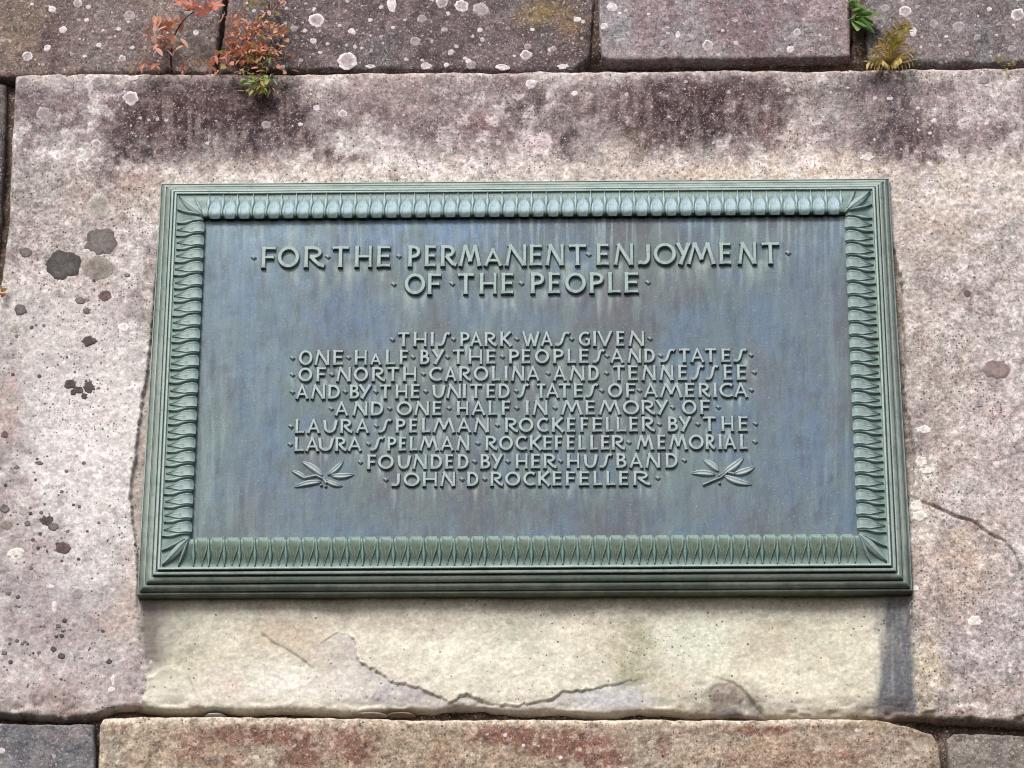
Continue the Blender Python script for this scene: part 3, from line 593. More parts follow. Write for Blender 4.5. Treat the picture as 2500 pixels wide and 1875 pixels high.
def set_autosmooth(me, ang=32):
    me.polygons.foreach_set('use_smooth', [True] * len(me.polygons)); me.update()
    import bmesh
    bm = bmesh.new(); bm.from_mesh(me)
    for e in bm.edges:
        if len(e.link_faces) == 2 and e.calc_face_angle(0) > math.radians(ang): e.smooth = False
    bm.to_mesh(me); bm.free()
me = frame_mesh(0, 12, 'leaf_ground'); set_autosmooth(me); padd('leaf_ground', me, M_BAND)
me = frame_mesh(11, 23, 'inner_fillet_moulding'); set_autosmooth(me); padd('inner_fillet_moulding', me, M_FRAME)
me = frame_mesh(22, len(PROF), 'outer_moulding'); set_autosmooth(me); padd('outer_moulding', me, M_FRAME)

# ---- letters: places in the photograph of every character
GL = {}
def arc(cx, cy, rx, ry, a0, a1, n=10):
    return [(cx + rx * math.cos(math.radians(a0 + (a1 - a0) * i / n)), cy + ry * math.sin(math.radians(a0 + (a1 - a0) * i / n))) for i in range(n + 1)]
GL['A'] = [[(0, 0), (.50, 1)], [(.46, 1), (1, 0)], [(.20, .32), (.78, .32)]]
GL['B'] = [[(0, 0), (0, 1)], [(0, 1), (.3, 1)] + arc(.35, .77, .5, .23, 80, -80, 8) + [(.3, .53)], [(0, .53), (.4, .53)] + arc(.42, .265, .58, .265, 80, -80, 9) + [(.35, 0), (0, 0)]]
GL['C'] = [[(1, .88)] + arc(.62, .5, .62, .5, 68, 292, 16) + [(1, .10)]]
GL['D'] = [[(0, 0), (0, 1)], [(0, 1), (.35, 1)] + arc(.38, .5, .62, .5, 85, -85, 12) + [(.35, 0), (0, 0)]]
GL['E'] = [[(0, 0), (0, 1)], [(0, 1), (1, 1)], [(0, .52), (.88, .52)], [(0, 0), (1, 0)]]
GL['F'] = [[(0, 0), (0, 1)], [(0, 1), (1, 1)], [(0, .50), (.85, .50)]]
GL['G'] = [[(.95, .90)] + arc(.6, .5, .6, .5, 62, 290, 15) + [(.95, .12)], [(.97, .02), (.97, .46)], [(.62, .46), (1.0, .46)]]
GL['H'] = [[(0, 0), (0, 1)], [(1, 0), (1, 1)], [(0, .5), (1, .5)]]
GL['I'] = [[(.5, 0), (.5, 1)]]
GL['J'] = [[(.92, 1), (.92, .34)] + arc(.50, .30, .42, .30, 0, -120, 7) + [(.0, .02)]]
GL['K'] = [[(0, 0), (0, 1)], [(.92, 1), (.08, .46)], [(.22, .55), (1, 0)]]
GL['L'] = [[(0, 0), (0, 1)], [(0, 0), (1, 0)]]
GL['M'] = [[(0, 0), (.24, 1)], [(.24, 1), (.52, .22)], [(.50, .22), (.76, 1)], [(.76, 1), (1, 0)]]
GL['N'] = [[(.0, 0), (.22, .98)], [(.16, 1), (.96, .02)], [(1, 0), (1, 1)]]
GL['O'] = [arc(.5, .5, .5, .5, 0, 360, 28)]
GL['P'] = [[(0, 0), (0, 1)], [(0, 1), (.4, 1)] + arc(.42, .74, .58, .26, 85, -85, 9) + [(.35, .48), (.12, .46)]]
GL['R'] = [[(0, 0), (0, 1)], [(0, 1), (.3, 1)] + arc(.32, .75, .44, .25, 85, -85, 9) + [(.22, .50)], [(.26, .52), (.45, .30), (.72, .06), (1, .0)]]
GL['S'] = [[(1, .92), (.90, 1.0), (.74, .98), (.63, .86), (.56, .62), (.48, .32), (.38, .10), (.22, .0), (.0, .04)]]
GL['T'] = [[(.5, 0), (.5, 1)], [(0, .97), (.12, 1), (1, 1)]]
GL['U'] = [[(0, 1), (.06, .40)] + arc(.46, .36, .40, .36, 185, 345, 10) + [(1, 1)]]
GL['V'] = [[(0, 1), (.52, 0)], [(1, 1), (.48, 0)]]
GL['W'] = [[(0, 1), (.28, 0)], [(.28, 0), (.52, .85)], [(.50, .85), (.74, 0)], [(.74, 0), (1, 1)]]
GL['Y'] = [[(0, 1), (.50, .47)], [(1, 1), (.22, 0)]]

def stroke_geo(pts, hw, flare, bev, h, V, F, closed=False, zo=0.0):
    """raised bar with sloping sides along a line; pts in metres"""
    P = np.array(pts, float); n = len(P)
    d = np.zeros_like(P)
    if closed:
        P = P[:-1]; n -= 1; d = np.roll(P, -1, 0) - np.roll(P, 1, 0)
    else:
        d[0] = P[1] - P[0]; d[-1] = P[-1] - P[-2]; d[1:-1] = P[2:] - P[:-2]
    d /= np.linalg.norm(d, axis=1)[:, None] + 1e-12; N = np.stack([-d[:, 1], d[:, 0]], -1)
    W = np.full(n, hw)
    if not closed:
        W[0] *= flare; W[-1] *= flare
        if n == 2:   # add waist
            P = np.array([P[0], P[0] * .8 + P[1] * .2, P[0] * .2 + P[1] * .8, P[1]]); N = np.repeat(N[:1], 4, 0); d = np.repeat(d[:1], 4, 0)
            W = np.array([hw * flare, hw, hw, hw * flare]); n = 4
    base = len(V)
    off = []
    for i in range(n):
        e = 0.0
        if not closed and i == 0: e = -1
        if not closed and i == n - 1: e = 1
        for sgn, wd, hh, ex in ((1, bev, -.0012, bev), (1, 0, h * .72, bev * .35), (1, -bev * .9, h + zo, 0), (-1, -bev * .9, h + zo, 0), (-1, 0, h * .72, bev * .35), (-1, bev, -.0012, bev)):
            q = P[i] + N[i] * sgn * max(W[i] + wd, 1e-4) + d[i] * e * ex
            V.append((q[0], -hh, q[1]))
    cnt = n if closed else n - 1
    for i in range(cnt):
        a = base + i * 6; b = base + ((i + 1) % n) * 6
        for k in range(5): F.append((a + k, b + k, b + k + 1, a + k + 1))
    if not closed:
        F.append(tuple(base + k for k in range(6))); F.append(tuple(base + (n - 1) * 6 + k for k in range(5, -1, -1)))
GC = {}
def glyph(ch, asp, Hm, hw):
    key = (ch, round(asp, 2), round(Hm, 4))
    if key in GC: return GC[key]
    V = []; F = []; Wm = round(asp, 2) * Hm
    for k, st in enumerate(GL[ch]):
        pts = []
        for (x, y) in st:
            xi = hw * 1.0 if ch not in 'AMNVWY' else hw * 1.1
            yy = y
            horiz = hw * .82
            # keep round forms and arms inside the cap height
            if ch in 'OCGS' or (ch in 'DBPR' and k > 0) or (ch in 'EFTLU' and k > 0) or ch in 'UJ' or (ch == 'H' and k == 2): Y = horiz + yy * (Hm - 2 * horiz)
            else: Y = yy * Hm
            if ch in 'BDPREFLK' and k == 0 or ch in 'H': X = xi + x * (Wm - 2 * xi)
            else: X = xi + x * (Wm - 2 * xi)
            pts.append((X, Y))
        thin = k > 0 and ch in 'EFTLHABDPRG' and len(st) <= 3
        w_ = hw * (.80 if thin else 1.0)
        if ch in 'ANMVW' and k in (0, 2): w_ = hw * .84
        stroke_geo(pts, w_, 1.22, .0012 if Hm > .045 else .0010, .0095 if Hm > .045 else .0074, V, F, closed=(ch == 'O'), zo=-.00022 * k)
    me = mesh_py('letter', V, F); me.materials.append(M_HEAD if Hm > .045 else M_LETTER)
    dirt_shade(me, [(.85 if v[1] > -.002 else 0, 0, 0) for v in V]); GC[key] = me  # contact shade and grime painted dark on the foot of each letter
    return me
def dotmesh(Hm):
    s = Hm * .12; V = []; F = []
    P = [(-s * 1.1, s * .2), (-s * .2, s), (s * 1.1, -s * .1), (s * .1, -s)]
    for k, (f, h) in enumerate(((1.35, -.001), (1.0, .004), (.55, .0056))):
        V += [(x * f, -h, z * f) for x, z in P]
    for k in range(2):
        for i in range(4): F.append((k * 4 + i, k * 4 + (i + 1) % 4, (k + 1) * 4 + (i + 1) % 4, (k + 1) * 4 + i))
    F.append((8, 9, 10, 11)); return mesh_py('word_dot', V, F)
def z6(*a): return [(c, 680 + x0 / 3.687, 680 + x1 / 3.687) for c, x0, x1 in a]
def z7(*a): return [(c, 1260 + x0 / 3.687, 1260 + x1 / 3.687) for c, x0, x1 in a]
def a4(*a): return list(a)
def dd(c): return [('.', x, x) for x in c]
def Z6(s, nums): return _z(s, nums, 680)
def Z7(s, nums): return _z(s, nums, 1260)
def _z(s, nums, o): return [(c, o + nums[2 * i] / 3.687, o + nums[2 * i + 1] / 3.687) for i, c in enumerate(s)]
LINES = []   # (entries, left top, left bottom, right top, right bottom, x where those hold)
LINES.append(([('.',619,619),('F',638,676),('O',677,730),('R',742,796),('.',800,800),('T',806,855),('H',866,908),('E',920,957),('.',974,974),('P',996,1026),('E',1037,1068),('R',1076,1119),('M',1119,1176),('a',1180,1228),('N',1232,1286),('E',1293,1327),('N',1331,1378),('T',1384,1436),('.',1437,1437),
   ('E',1457,1491),('N',1498,1548),('J',1553,1590),('O',1596,1651),('Y',1650,1688),('M',1677,1748),('E',1757,1789),('N',1801,1849),('T',1856,1908),('.',1924,1924)], (640, 602, 653), (1880, 591, 643), 'big'))
LINES.append(([('.',961,961),('O',987,1038),('F',1044,1081),('.',1104,1104),('T',1113,1161),('H',1171,1213),('E',1224,1258),('.',1273,1273),('P',1296,1330),('E',1339,1371),('O',1379,1431),('P',1440,1475),('L',1485,1520),('E',1525,1564),('.',1582,1582)], (1010, 667, 718), (1540, 664, 714), 'big'))
def ln(e, l, r): LINES.append((e, l, r, 'small'))
D6 = lambda *x: [('.', 680 + a / 3.687,) * 1 + (680 + a / 3.687,) for a in x]
D7 = lambda *x: [('.', 1260 + a / 3.687, 1260 + a / 3.687) for a in x]
ln(Z6('THISPARK', [1060,1190,1215,1335,1372,1394,1425,1550,1635,1722,1720,1838,1855,1975,1995,2105]) + Z7('WASGIVEN', [50,215,218,335,340,490,562,672,698,718,728,870,903,985,1010,1157]) + D6(1025,1575,2145) + D7(500,1205), (1000,811,845), (1560,808,844))
ln(Z6('ONEHaLFBYTHEP', [180,305,320,460,490,590,685,795,820,930,965,1060,1090,1175,1275,1360,1375,1495,1555,1680,1710,1835,1870,1965,2075,2168]) + Z7('EOPLESANDSTATES', [50,140,168,300,335,430,463,550,568,665,680,805,845,975,1000,1130,1155,1252,1290,1440,1455,1577,1568,1700,1690,1815,1850,1940,1950,2085]) + D6(125,630,1210,1520,2015) + D7(818,1300,2115), (740,855,891), (1800,850,883))
ln(Z6('OFNORTHCAROLI', [175,303,340,435,515,652,675,807,840,970,965,1092,1120,1242,1352,1477,1490,1608,1625,1747,1755,1890,1920,2008,2036,2060]) + [('N',1247,1281)] + Z7('AANDTENNESSEE', [88,217,330,457,478,620,650,747,862,990,1010,1106,1130,1262,1290,1422,1460,1550,1565,1700,1700,1832,1870,1960,1990,2085]) + D6(125,480,1305) + D7(290,815,2145), (740,897,931), (1800,890,927))
ln(Z6('ANDBYTHEUNITED', [150,272,288,422,445,552,640,727,715,837,900,1022,1053,1162,1190,1280,1383,1502,1508,1645,1662,1684,1712,1842,1870,1960,1980,2082]) + Z7('STATESOFAMERICA', [0,122,175,277,263,392,370,502,520,612,615,747,825,957,990,1087,1145,1282,1290,1502,1522,1617,1645,1762,1782,1804,1830,1960,1960,2092]) + D6(125,600,875,1325,2140) + D7(770,1112,2118), (740,939,973), (1800,934,969))
ln(Z6('ANDONEHALF', [503,632,663,802,830,942,1060,1202,1218,1357,1385,1475,1605,1712,1733,1867,1890,1977,2010,2097]) + Z7('INMEMORYOF', [88,112,145,287,400,602,625,720,740,947,960,1110,1130,1267,1253,1372,1493,1627,1660,1757]) + D6(475,1000,1535,2145) + D7(350,1410,1820), (840,980,1014), (1700,976,1011))
ln(Z6('LAURASPELMAN', [150,242,253,377,400,532,555,677,690,817,888,1022,1055,1142,1175,1257,1290,1377,1385,1592,1603,1737,1753,1897]) + [('R',1233,1268)] + Z7('OCKEFELLERBYTHE', [22,157,185,297,323,437,458,546,580,662,688,787,808,888,905,1002,1020,1107,1133,1262,1368,1460,1463,1582,1673,1812,1850,1962,2003,2097]) + D6(110,880,1970) + D7(1290,1635,2155), (740,1023,1057), (1800,1016,1052))
ln(Z6('LAURASPELMANROC', [145,238,238,367,355,497,510,622,618,752,815,952,978,1062,1083,1157,1180,1262,1263,1442,1453,1582,1598,1722,1863,1982,1983,2112,2130,2242]) + Z7('KEFELLERMEMORIAL', [123,237,245,332,350,427,455,537,560,642,668,747,765,852,863,992,1078,1242,1273,1357,1373,1547,1553,1692,1708,1802,1828,1850,1868,1987,2018,2097]) + D6(105,810,1795) + D7(1015,2150), (740,1067,1101), (1800,1060,1096))
ln(Z6('FOUNDEDBY', [798,887,893,1037,1068,1192,1203,1337,1368,1472,1500,1582,1613,1712,1818,1907,1913,2022]) + [('H',1259,1289)] + Z7('ERHUSBAND', [135,225,248,377,458,572,608,737,743,872,903,997,1018,1147,1163,1302,1348,1457]) + D6(735,1765,2065) + D7(400,1515), (900,1110,1145), (1650,1106,1141))
ln(Z6('JOHNDRO', [1003,1097,1123,1272,1298,1427,1453,1592,1698,1802,1908,2032,2038,2177]) + Z7('CKEFELLER', [63,177,198,312,328,422,448,547,568,667,698,787,813,907,928,1022,1058,1222]) + D6(965,1650,1855) + D7(1275), (960,1153,1187), (1580,1149,1184))
DB, DS = dotmesh(.05), dotmesh(.045)
drips = []; INK = []
for ent, (xl, tl, bl), (xr, tr, br), size in LINES:
    face = FY - (.0095 if size == 'big' else .0074)
    for c, x0, x1 in ent:
        xm = (x0 + x1) / 2; k = (xm - xl) / (xr - xl); top = tl + (tr - tl) * k; bot = bl + (br - bl) * k
        if c == '.':
            X, Z = ray(xm, (top + bot) / 2, FY - .004)
            padd('word_dot', DB if size == 'big' else DS, M_LETTER, (float(X), 0, float(Z) - Z0)); drips.append((xm - 2, xm + 2, (top + bot) / 2 + 4, .4)); continue
        if c == 'a': top = bot - (bot - top) * (.74 if size == 'small' else .80); c = 'A'
        X0, ZB = ray(x0, bot, face); X1, _ = ray(x1, bot, face); _, ZT = ray(xm, top, face)
        Hm = round(float(ZT - ZB), 3); Wm = float(X1 - X0)
        hw = .0049 if size == 'big' else .0036
        INK.append((float(X0), float(ZB) - Z0, Hm, Wm, c))
        if c == 'I': hw *= 1.05
        me = glyph(c, Wm / Hm, Hm, hw); padd('letter', me, M_LETTER, (float(X0), 0, float(ZB) - Z0))
        drips.append((x0, x1, bot, 1.0 if size == 'big' else .75))

# ---- field slab with its stains; dirt and contact shade are painted round every letter
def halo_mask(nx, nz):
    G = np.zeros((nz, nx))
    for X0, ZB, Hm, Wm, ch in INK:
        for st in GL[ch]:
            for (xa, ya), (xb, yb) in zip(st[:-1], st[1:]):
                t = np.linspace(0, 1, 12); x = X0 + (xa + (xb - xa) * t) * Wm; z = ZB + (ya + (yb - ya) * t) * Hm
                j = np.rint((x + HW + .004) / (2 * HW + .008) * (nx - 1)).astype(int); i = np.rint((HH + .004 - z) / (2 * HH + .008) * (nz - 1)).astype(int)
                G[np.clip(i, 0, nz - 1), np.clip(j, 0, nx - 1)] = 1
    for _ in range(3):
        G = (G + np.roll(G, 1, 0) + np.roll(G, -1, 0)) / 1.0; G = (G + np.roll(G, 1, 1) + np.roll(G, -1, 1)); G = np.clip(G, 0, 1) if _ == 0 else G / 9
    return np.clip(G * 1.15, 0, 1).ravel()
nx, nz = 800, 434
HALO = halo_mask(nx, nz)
gx, gz = np.meshgrid(np.linspace(-HW - .004, HW + .004, nx), np.linspace(HH + .004, -HH - .004, nz)); X = gx.ravel(); Zc = gz.ravel()
u, v = topx(X, Zc + Z0, FY)
C = np.tile(lin((106, 128, 146)), (X.size, 1))
a = fbm(u / 170, v / 230, 501, 4); b = fbm(u / 90, v / 150, 502, 4)
C = mixc(C, sst(.46, .64, a) * .8, (96, 132, 162)); C = mixc(C, sst(.54, .40, a) * .8, (100, 104, 114)); C = mixc(C, sst(.52, .66, b) * .55, (122, 146, 150))
C = blobs(u, v, C, [(640,560,200,80,1.0,(134,170,196)),(1050,560,200,64,1.0,(114,156,192)),(1960,1000,90,260,.7,(104,134,166)),(700,1180,120,90,.5,(106,134,162)),(500,900,60,400,.6,(118,150,160)),(620,760,150,170,.7,(112,146,174)),(860,780,100,90,.7,(94,128,168)),(1350,560,130,60,.5,(98,106,120)),(1200,680,140,60,.6,(98,100,108)),(1420,740,160,50,.7,(100,102,112)),
                    (1740,700,180,50,.5,(108,114,128)),(1990,640,80,150,.6,(100,126,162)),(1950,900,90,140,.5,(106,126,150)),(1700,780,110,50,.6,(98,124,152)),(540,800,50,260,.4,(118,144,156)),(520,1150,70,160,.55,(110,140,140)),(700,1250,180,60,.5,(108,124,146)),
                    (1250,1240,360,50,.7,(102,108,114)),(1750,1230,130,70,.4,(120,126,132)),(1950,1200,120,90,.4,(108,122,144)),(1250,1000,430,170,.45,(116,124,128)),(1870,1000,60,160,.35,(122,136,142)),(1000,1260,120,50,.3,(112,124,136))], 50, 24)
dr = np.zeros(X.size); r2 = random.Random(3)
for x0, x1, bt, st in drips:
    n = max(1, int((x1 - x0) / 11))
    for k in range(n):
        if r2.random() < .30: continue
        cx = r2.uniform(x0, x1); wd = r2.uniform(2.5, 8.5) * (1.35 if st > .9 else .8); ln_ = r2.uniform(12, 60) * st
        m = (np.abs(u - cx) < wd * 3) & (v > bt - 14) & (v < bt + ln_ * 2.2)
        q = v[m] - bt
        dr[m] = np.maximum(dr[m], np.exp(-((u[m] - cx - (vn(v[m] / 20, v[m] * 0, int(cx)) - .5) * 4) / wd) ** 2) * np.where(q > 0, np.exp(-(q / ln_) ** 2), sst(-14, 0, q)) * r2.uniform(.35, .95))
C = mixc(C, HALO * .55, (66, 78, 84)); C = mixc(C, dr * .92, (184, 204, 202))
txt0 = 0; txt = np.exp(-((v - 640) / 75) ** 4) * sst(600, 680, u) * sst(1960, 1860, u) + np.exp(-((v - 1000) / 190) ** 6) * sst(660, 740, u) * sst(1900, 1800, u)
C = mixc(C, txt * .35 * sst(.45, .65, fbm(u / 26, v / 40, 510, 3)), (118, 140, 126))
# water runs from the top border
tp = sst(.50, .72, fbm(u / 9, v / 200, 511, 3)) * np.exp(-np.clip(v - 530, 0, 999) / 80.); C = mixc(C, tp * .95, (166, 190, 198)); bt_ = sst(.55, .75, fbm(u / 10, v / 120, 512, 3)) * np.exp(-np.clip(1310 - v, 0, 999) / 120.); C = mixc(C, bt_ * .35, (132, 152, 150)); gp = sst(.56, .66, fbm(u / 60, v / 90, 514, 5, .6)); C = mixc(C, gp * .45, (112, 136, 136)); dk_ = sst(.58, .66, fbm(u / 14, v / 60, 515, 5, .6)); C = mixc(C, dk_ * .35, (80, 92, 108))
sl = sst(.5, .75, fbm(u / 13, v / 150, 513, 4)) * (np.exp(-np.clip(u - 470, 0, 999) / 110.) + .5 * np.exp(-np.clip(2090 - u, 0, 999) / 120.)); C = mixc(C, sl * .8, (150, 174, 176))
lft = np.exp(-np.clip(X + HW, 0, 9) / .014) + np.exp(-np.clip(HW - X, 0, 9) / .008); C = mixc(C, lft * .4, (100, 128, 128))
V = np.stack([X, -(fbm(X * 30, Zc * 30, 520, 3) - .5) * .0009, Zc], -1)
F = grid_faces(nz, nx, True)
lum = C.mean(1, keepdims=True); C = lum + (C - lum) * .84      # the patina is greyer than it is blue
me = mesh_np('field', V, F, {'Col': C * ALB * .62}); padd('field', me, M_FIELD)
# cast body behind the field, so that the plaque is solid
bx = [(-1, -1), (1, -1), (1, 1), (-1, 1)]
V = [(sx * (HW + .079), yy, sz * (HH + .079)) for yy in (.012, .072) for sx, sz in bx]
me = mesh_py('backing_plate', V, [(0, 1, 2, 3), (7, 6, 5, 4), (0, 4, 5, 1), (1, 5, 6, 2), (2, 6, 7, 3), (3, 7, 4, 0)]); padd('backing_plate', me, M_FRAME, (0, .0, 0))

# ---- leaf and dart border
def leaf_strip(L0, L1, wfun, hfun, nu=14, nc=9, vf=vprof, lift=.0):
    V = []; F = []
    for i in range(nu + 1):
        t = i / nu; uu = L0 + (L1 - L0) * t; hw = wfun(t)
        for j in range(nc + 1):
            q = -1 + 2 * j / nc; edge = abs(q)
            cap = 0.0
            V.append((hw * q, -(float(vf(uu)) + hfun(t, q) + lift), uu))
    for i in range(nu):
        for j in range(nc): A = i * (nc + 1) + j; F.append((A, A + 1, A + nc + 2, A + nc + 1))
    return V, F
def leaf_w(t):      # rounded tip at the inner edge, tapering to a point outward
    a = math.sqrt(max(0, 1 - .40 * ((.08 - t) / .08) ** 3)) if t < .08 else 1
    b = 1 if t < .46 else (1 - .74 * (t - .46) / .34 if t < .80 else .26 - .20 * (t - .80) / .20)
    return .0142 * a * b + .0004
def leaf_h(t, q):
    e = abs(q); rim = math.exp(-((e - .84) / .10) ** 2) * .0026; fall = -.0060 * max(0, (e - .93) / .07)
    rib = math.exp(-(q / .10) ** 2) * .0022 * min(1, max(0, (t - .30) / .3)) + .0010 * math.exp(-((e - .45) / .10) ** 2) * min(1, max(0, (t - .2) / .3))
    body = .0020 - .0009 * (1 - e * e)
    end = 1 if t > .06 else .55 + .45 * t / .06
    return (body + rim + rib) * end * (1 - .35 * t) + fall
def vleaf(uu):      # follows the cyma but curls over the inner edge
    if uu < .004: return .0125 + (uu + .003) / .007 * .0045
    return float(vprof(uu))
V, F = leaf_strip(-.003, .0665, leaf_w, leaf_h, 18, 14, vleaf)
# close the curled tip down to the field
LEAF = mesh_py('moulding_leaf', V, F, True)
dirt_shade(LEAF, [(.8 if j in (0, 14) else (.25 if i > 12 else 0), (1.0 if j in (1, 13) else .30 if j in (2, 12) else (.55 if i < 3 else (.8 if j == 7 and i > 9 else 0))), 0) for i in range(19) for j in range(15)]); LEAF.materials.append(M_LEAF)  # gap shade painted along the edges, worn rims and glints paled
V, F = leaf_strip(.001, .0685, lambda t: .0016 + .0052 * math.exp(-((t - .62) / .20) ** 2) * (1 if t < .9 else .6), lambda t, q: .0040 * (1 - abs(q)) + (.0030 if t > .25 else .0020) - .004 * max(0, abs(q) - .8) / .2, 12, 4)
DART = mesh_py('moulding_dart', V, F, True)
dirt_shade(DART, [(.9 if j in (0, 4) else 0, 1.0 if j == 2 and i > 1 else 0, 0) for i in range(13) for j in range(5)]); DART.materials.append(M_LEAF)
LV = {}
def variant(me, mat):
    k = (me.name, mat.name)
    if k not in LV: m2 = me.copy(); m2.materials.clear(); m2.materials.append(mat); LV[k] = m2
    return LV[k]
def rail(side, half, n, ppos, rot):
    mt = {0: M_LEAF_T, 2: M_LEAF_B}.get(side, M_LEAF); LEAF_, DART_ = variant(LEAF, mt), variant(DART, {2: M_GROUND_B}.get(side, mt))
    pitch = 2 * (half - .010) / n
    for k in range(n):
        s = -half + .010 + pitch * (k + .5)
        loc = {0: (s, 0, HH), 1: (HW, 0, s), 2: (s, 0, -HH), 3: (-HW, 0, s)}[side]
        jit = rng.uniform(-.012, .012)
        padd('moulding_leaf', LEAF_, M_LEAF, loc, rot + jit, (pitch / .0362 * rng.uniform(.97, 1.03), 1, rng.uniform(.985, 1.015)))
    for k in range(n + 1):
        s = -half + .010 + pitch * k
        loc = {0: (s, 0, HH), 1: (HW, 0, s), 2: (s, 0, -HH), 3: (-HW, 0, s)}[side]
        padd('moulding_dart', DART_, M_LEAF, loc, rot + rng.uniform(-.02, .02), (pitch / .0362, 1, rng.uniform(.97, 1.02)))
rail(0, HW, 43, None, 0); rail(1, HH, 23, None, math.pi / 2); rail(2, HW, 43, None, math.pi); rail(3, HH, 23, None, -math.pi / 2)
# corner leaves on the mitres
S2 = math.sqrt(2)
V, F = leaf_strip(.000, .066 * S2, lambda t: .0005 + .0115 * math.sin(math.pi * min(1, t * .92 + .08)) ** .8, lambda t, q: .0055 + .0035 * math.exp(-(q / .16) ** 2) + .002 * math.exp(-((abs(q) - .8) / .15) ** 2) - .012 * abs(q) ** 4, 20, 10, lambda d: vprof(d / S2))
CL = mesh_py('corner_leaf', V, F, True)
dirt_shade(CL, [(1.0 if j in (0, 10) else 0, .8 if j in (1, 9, 5) else 0, 0) for i in range(21) for j in range(11)]); CL.materials.append(M_LEAF)
V, F = leaf_strip(.012, .074, lambda t: .0005 + .0048 * math.sin(math.pi * min(1, t * .9 + .1)), lambda t, q: .0042 + .003 * (1 - abs(q)) - .008 * abs(q) ** 4, 12, 6, lambda d: vprof(d / 1.15))
CS = mesh_py('corner_leaflet', V, F, True); CS.materials.append(M_LEAF)
for sx, sz, r in ((1, 1, math.pi / 4), (1, -1, 3 * math.pi / 4), (-1, -1, -3 * math.pi / 4), (-1, 1, -math.pi / 4)):
    padd('corner_leaf', CL, M_LEAF, (sx * HW, 0, sz * HH), r)
    for d in (-1, 1): padd('corner_leaflet', CS, M_LEAF, (sx * HW, 0, sz * HH), r + d * .40)

# ---- laurel sprigs
def sprig(cx, cy, leaves, stem, berries):
    e = bpy.data.objects.new('laurel_sprig', None); X, Z = ray(cx, cy, FY - .004)
    e.location = (float(X), FY - .012, float(Z) - Z0); link(e, plaque); bX, bZ = float(X), float(Z)
    for (x0, y0, x1, y1, wpx) in leaves:
        (X0, Za), (X1, Zb) = [tuple(float(q) for q in ray(a, b, FY - .006)) for a, b in ((x0, y0), (x1, y1))]
        Ln = math.hypot(X1 - X0, Zb - Za); W = wpx * .001
        V = []; F = []; nu, nc = 14, 8
        for i in range(nu + 1):
            t = i / nu; hw = W * 1.18 * (math.sin(math.pi * t ** .85) ** .8) + .0005
            for j in range(nc + 1):
                q = -1 + 2 * j / nc
                V.append((hw * q + .05 * Ln * math.sin(math.pi * t), -(.0012 + .0062 * math.sin(math.pi * min(1, t * .9 + .1)) ** .5 * (1 - abs(q) ** 3) - .0036 * math.exp(-(q / .22) ** 2) - (.003 if j in (0, nc) else 0)), t * Ln))
        for i in range(nu):
            for j in range(nc): A = i * (nc + 1) + j; F.append((A, A + 1, A + nc + 2, A + nc + 1))
        me = mesh_py('leaf', V, F, True); padd('leaf', me, M_LETTER, (X0 - bX, 0, Za - bZ), math.atan2(X1 - X0, Zb - Za), parent=e)
    pts = [tuple(float(q) for q in ray(a, b, FY - .005)) for a, b in stem]; V = []; F = []
    stroke_geo([(p[0] - bX, p[1] - bZ) for p in pts], .0022, 1.2, .0012, .0062, V, F); padd('stem', mesh_py('stem', V, F), M_LETTER, parent=e)
    for a, b in berries:
        X, Z = ray(a, b, FY - .005); V = []; F = []
        for i in range(5):
            ph = i / 4 * math.pi / 2
            for j in range(10): th = j * math.pi / 5; V.append((.0044 * math.cos(ph) * math.cos(th), -(-.001 + .0078 * math.sin(ph)), .0044 * math.cos(ph) * math.sin(th)))
        for i in range(4):
            for j in range(10): F.append((i * 10 + j, i * 10 + (j + 1) % 10, (i + 1) * 10 + (j + 1) % 10, (i + 1) * 10 + j))
        padd('berry', mesh_py('berry', V, F, True), M_LETTER, (float(X) - bX, 0, float(Z) - bZ), parent=e)
def c6(x, y): return 680 + x / 3.687, 780 + y / 3.687
def c7(x, y): return 1260 + x / 3.687, 780 + y / 3.687
def lv(f, lst): return [f(a, b) + f(c, d) + (w_,) for a, b, c, d, w_ in lst]
sprig(*c6(405, 1420), lv(c6, [(395,1400,200,1268,8),(440,1395,585,1262,6.5),(250,1430,108,1352,6),(470,1400,682,1388,7.5),(385,1455,138,1505,7),(420,1440,578,1496,6)]), [c6(240,1420), c6(340,1400), c6(400,1430), c6(430,1470)], [c6(385, 1488), c6(425, 1498)])
sprig(*c7(1840, 1400), lv(c7, [(1825,1360,1678,1250,8),(1865,1375,2052,1228,8.5),(1790,1390,1572,1378,8),(1960,1385,2152,1318,8.5),(1870,1400,2125,1480,8.5)]), [c7(1682,1485), c7(1760,1452), c7(1840,1420), c7(1900,1372), c7(1960,1385)], [c7(1832, 1470), c7(1862, 1385), c7(1835,1400)])

# ------------------------------------------------------------------ plants rooted in the joints
def leaf_mat(name, a, b, c):
    s = NB(name); oi = s.n('ShaderNodeObjectInfo').outputs['Random']; n = s.noise(90, 3, .6)
    k = s.mix(s.mp(oi, 0, 1), a, b); k = s.mix(s.mp(n, .45, .7), k, c)
    s.b.inputs['Subsurface Weight'].default_value = 0.0
    m = s.out(k, .6, spec=.3)
    tr = s.n('ShaderNodeBsdfTranslucent'); s.put(tr.inputs[0], k); mx = s.n('ShaderNodeMixShader'); mx.inputs[0].default_value = .38
    s.t.links.new(s.b.outputs[0], mx.inputs[1]); s.t.links.new(tr.outputs[0], mx.inputs[2]); s.t.links.new(mx.outputs[0], s.t.nodes['Material Output'].inputs[0]); return m
M_RED = leaf_mat('red_leaf', L(230, 146, 130), L(232, 164, 132), L(212, 124, 108))
M_PINK = leaf_mat('pink_leaf', L(226, 180, 164), L(218, 158, 142), L(230, 200, 184))
M_OR = leaf_mat('orange_leaf', L(234, 178, 138), L(226, 148, 118), L(236, 204, 164))
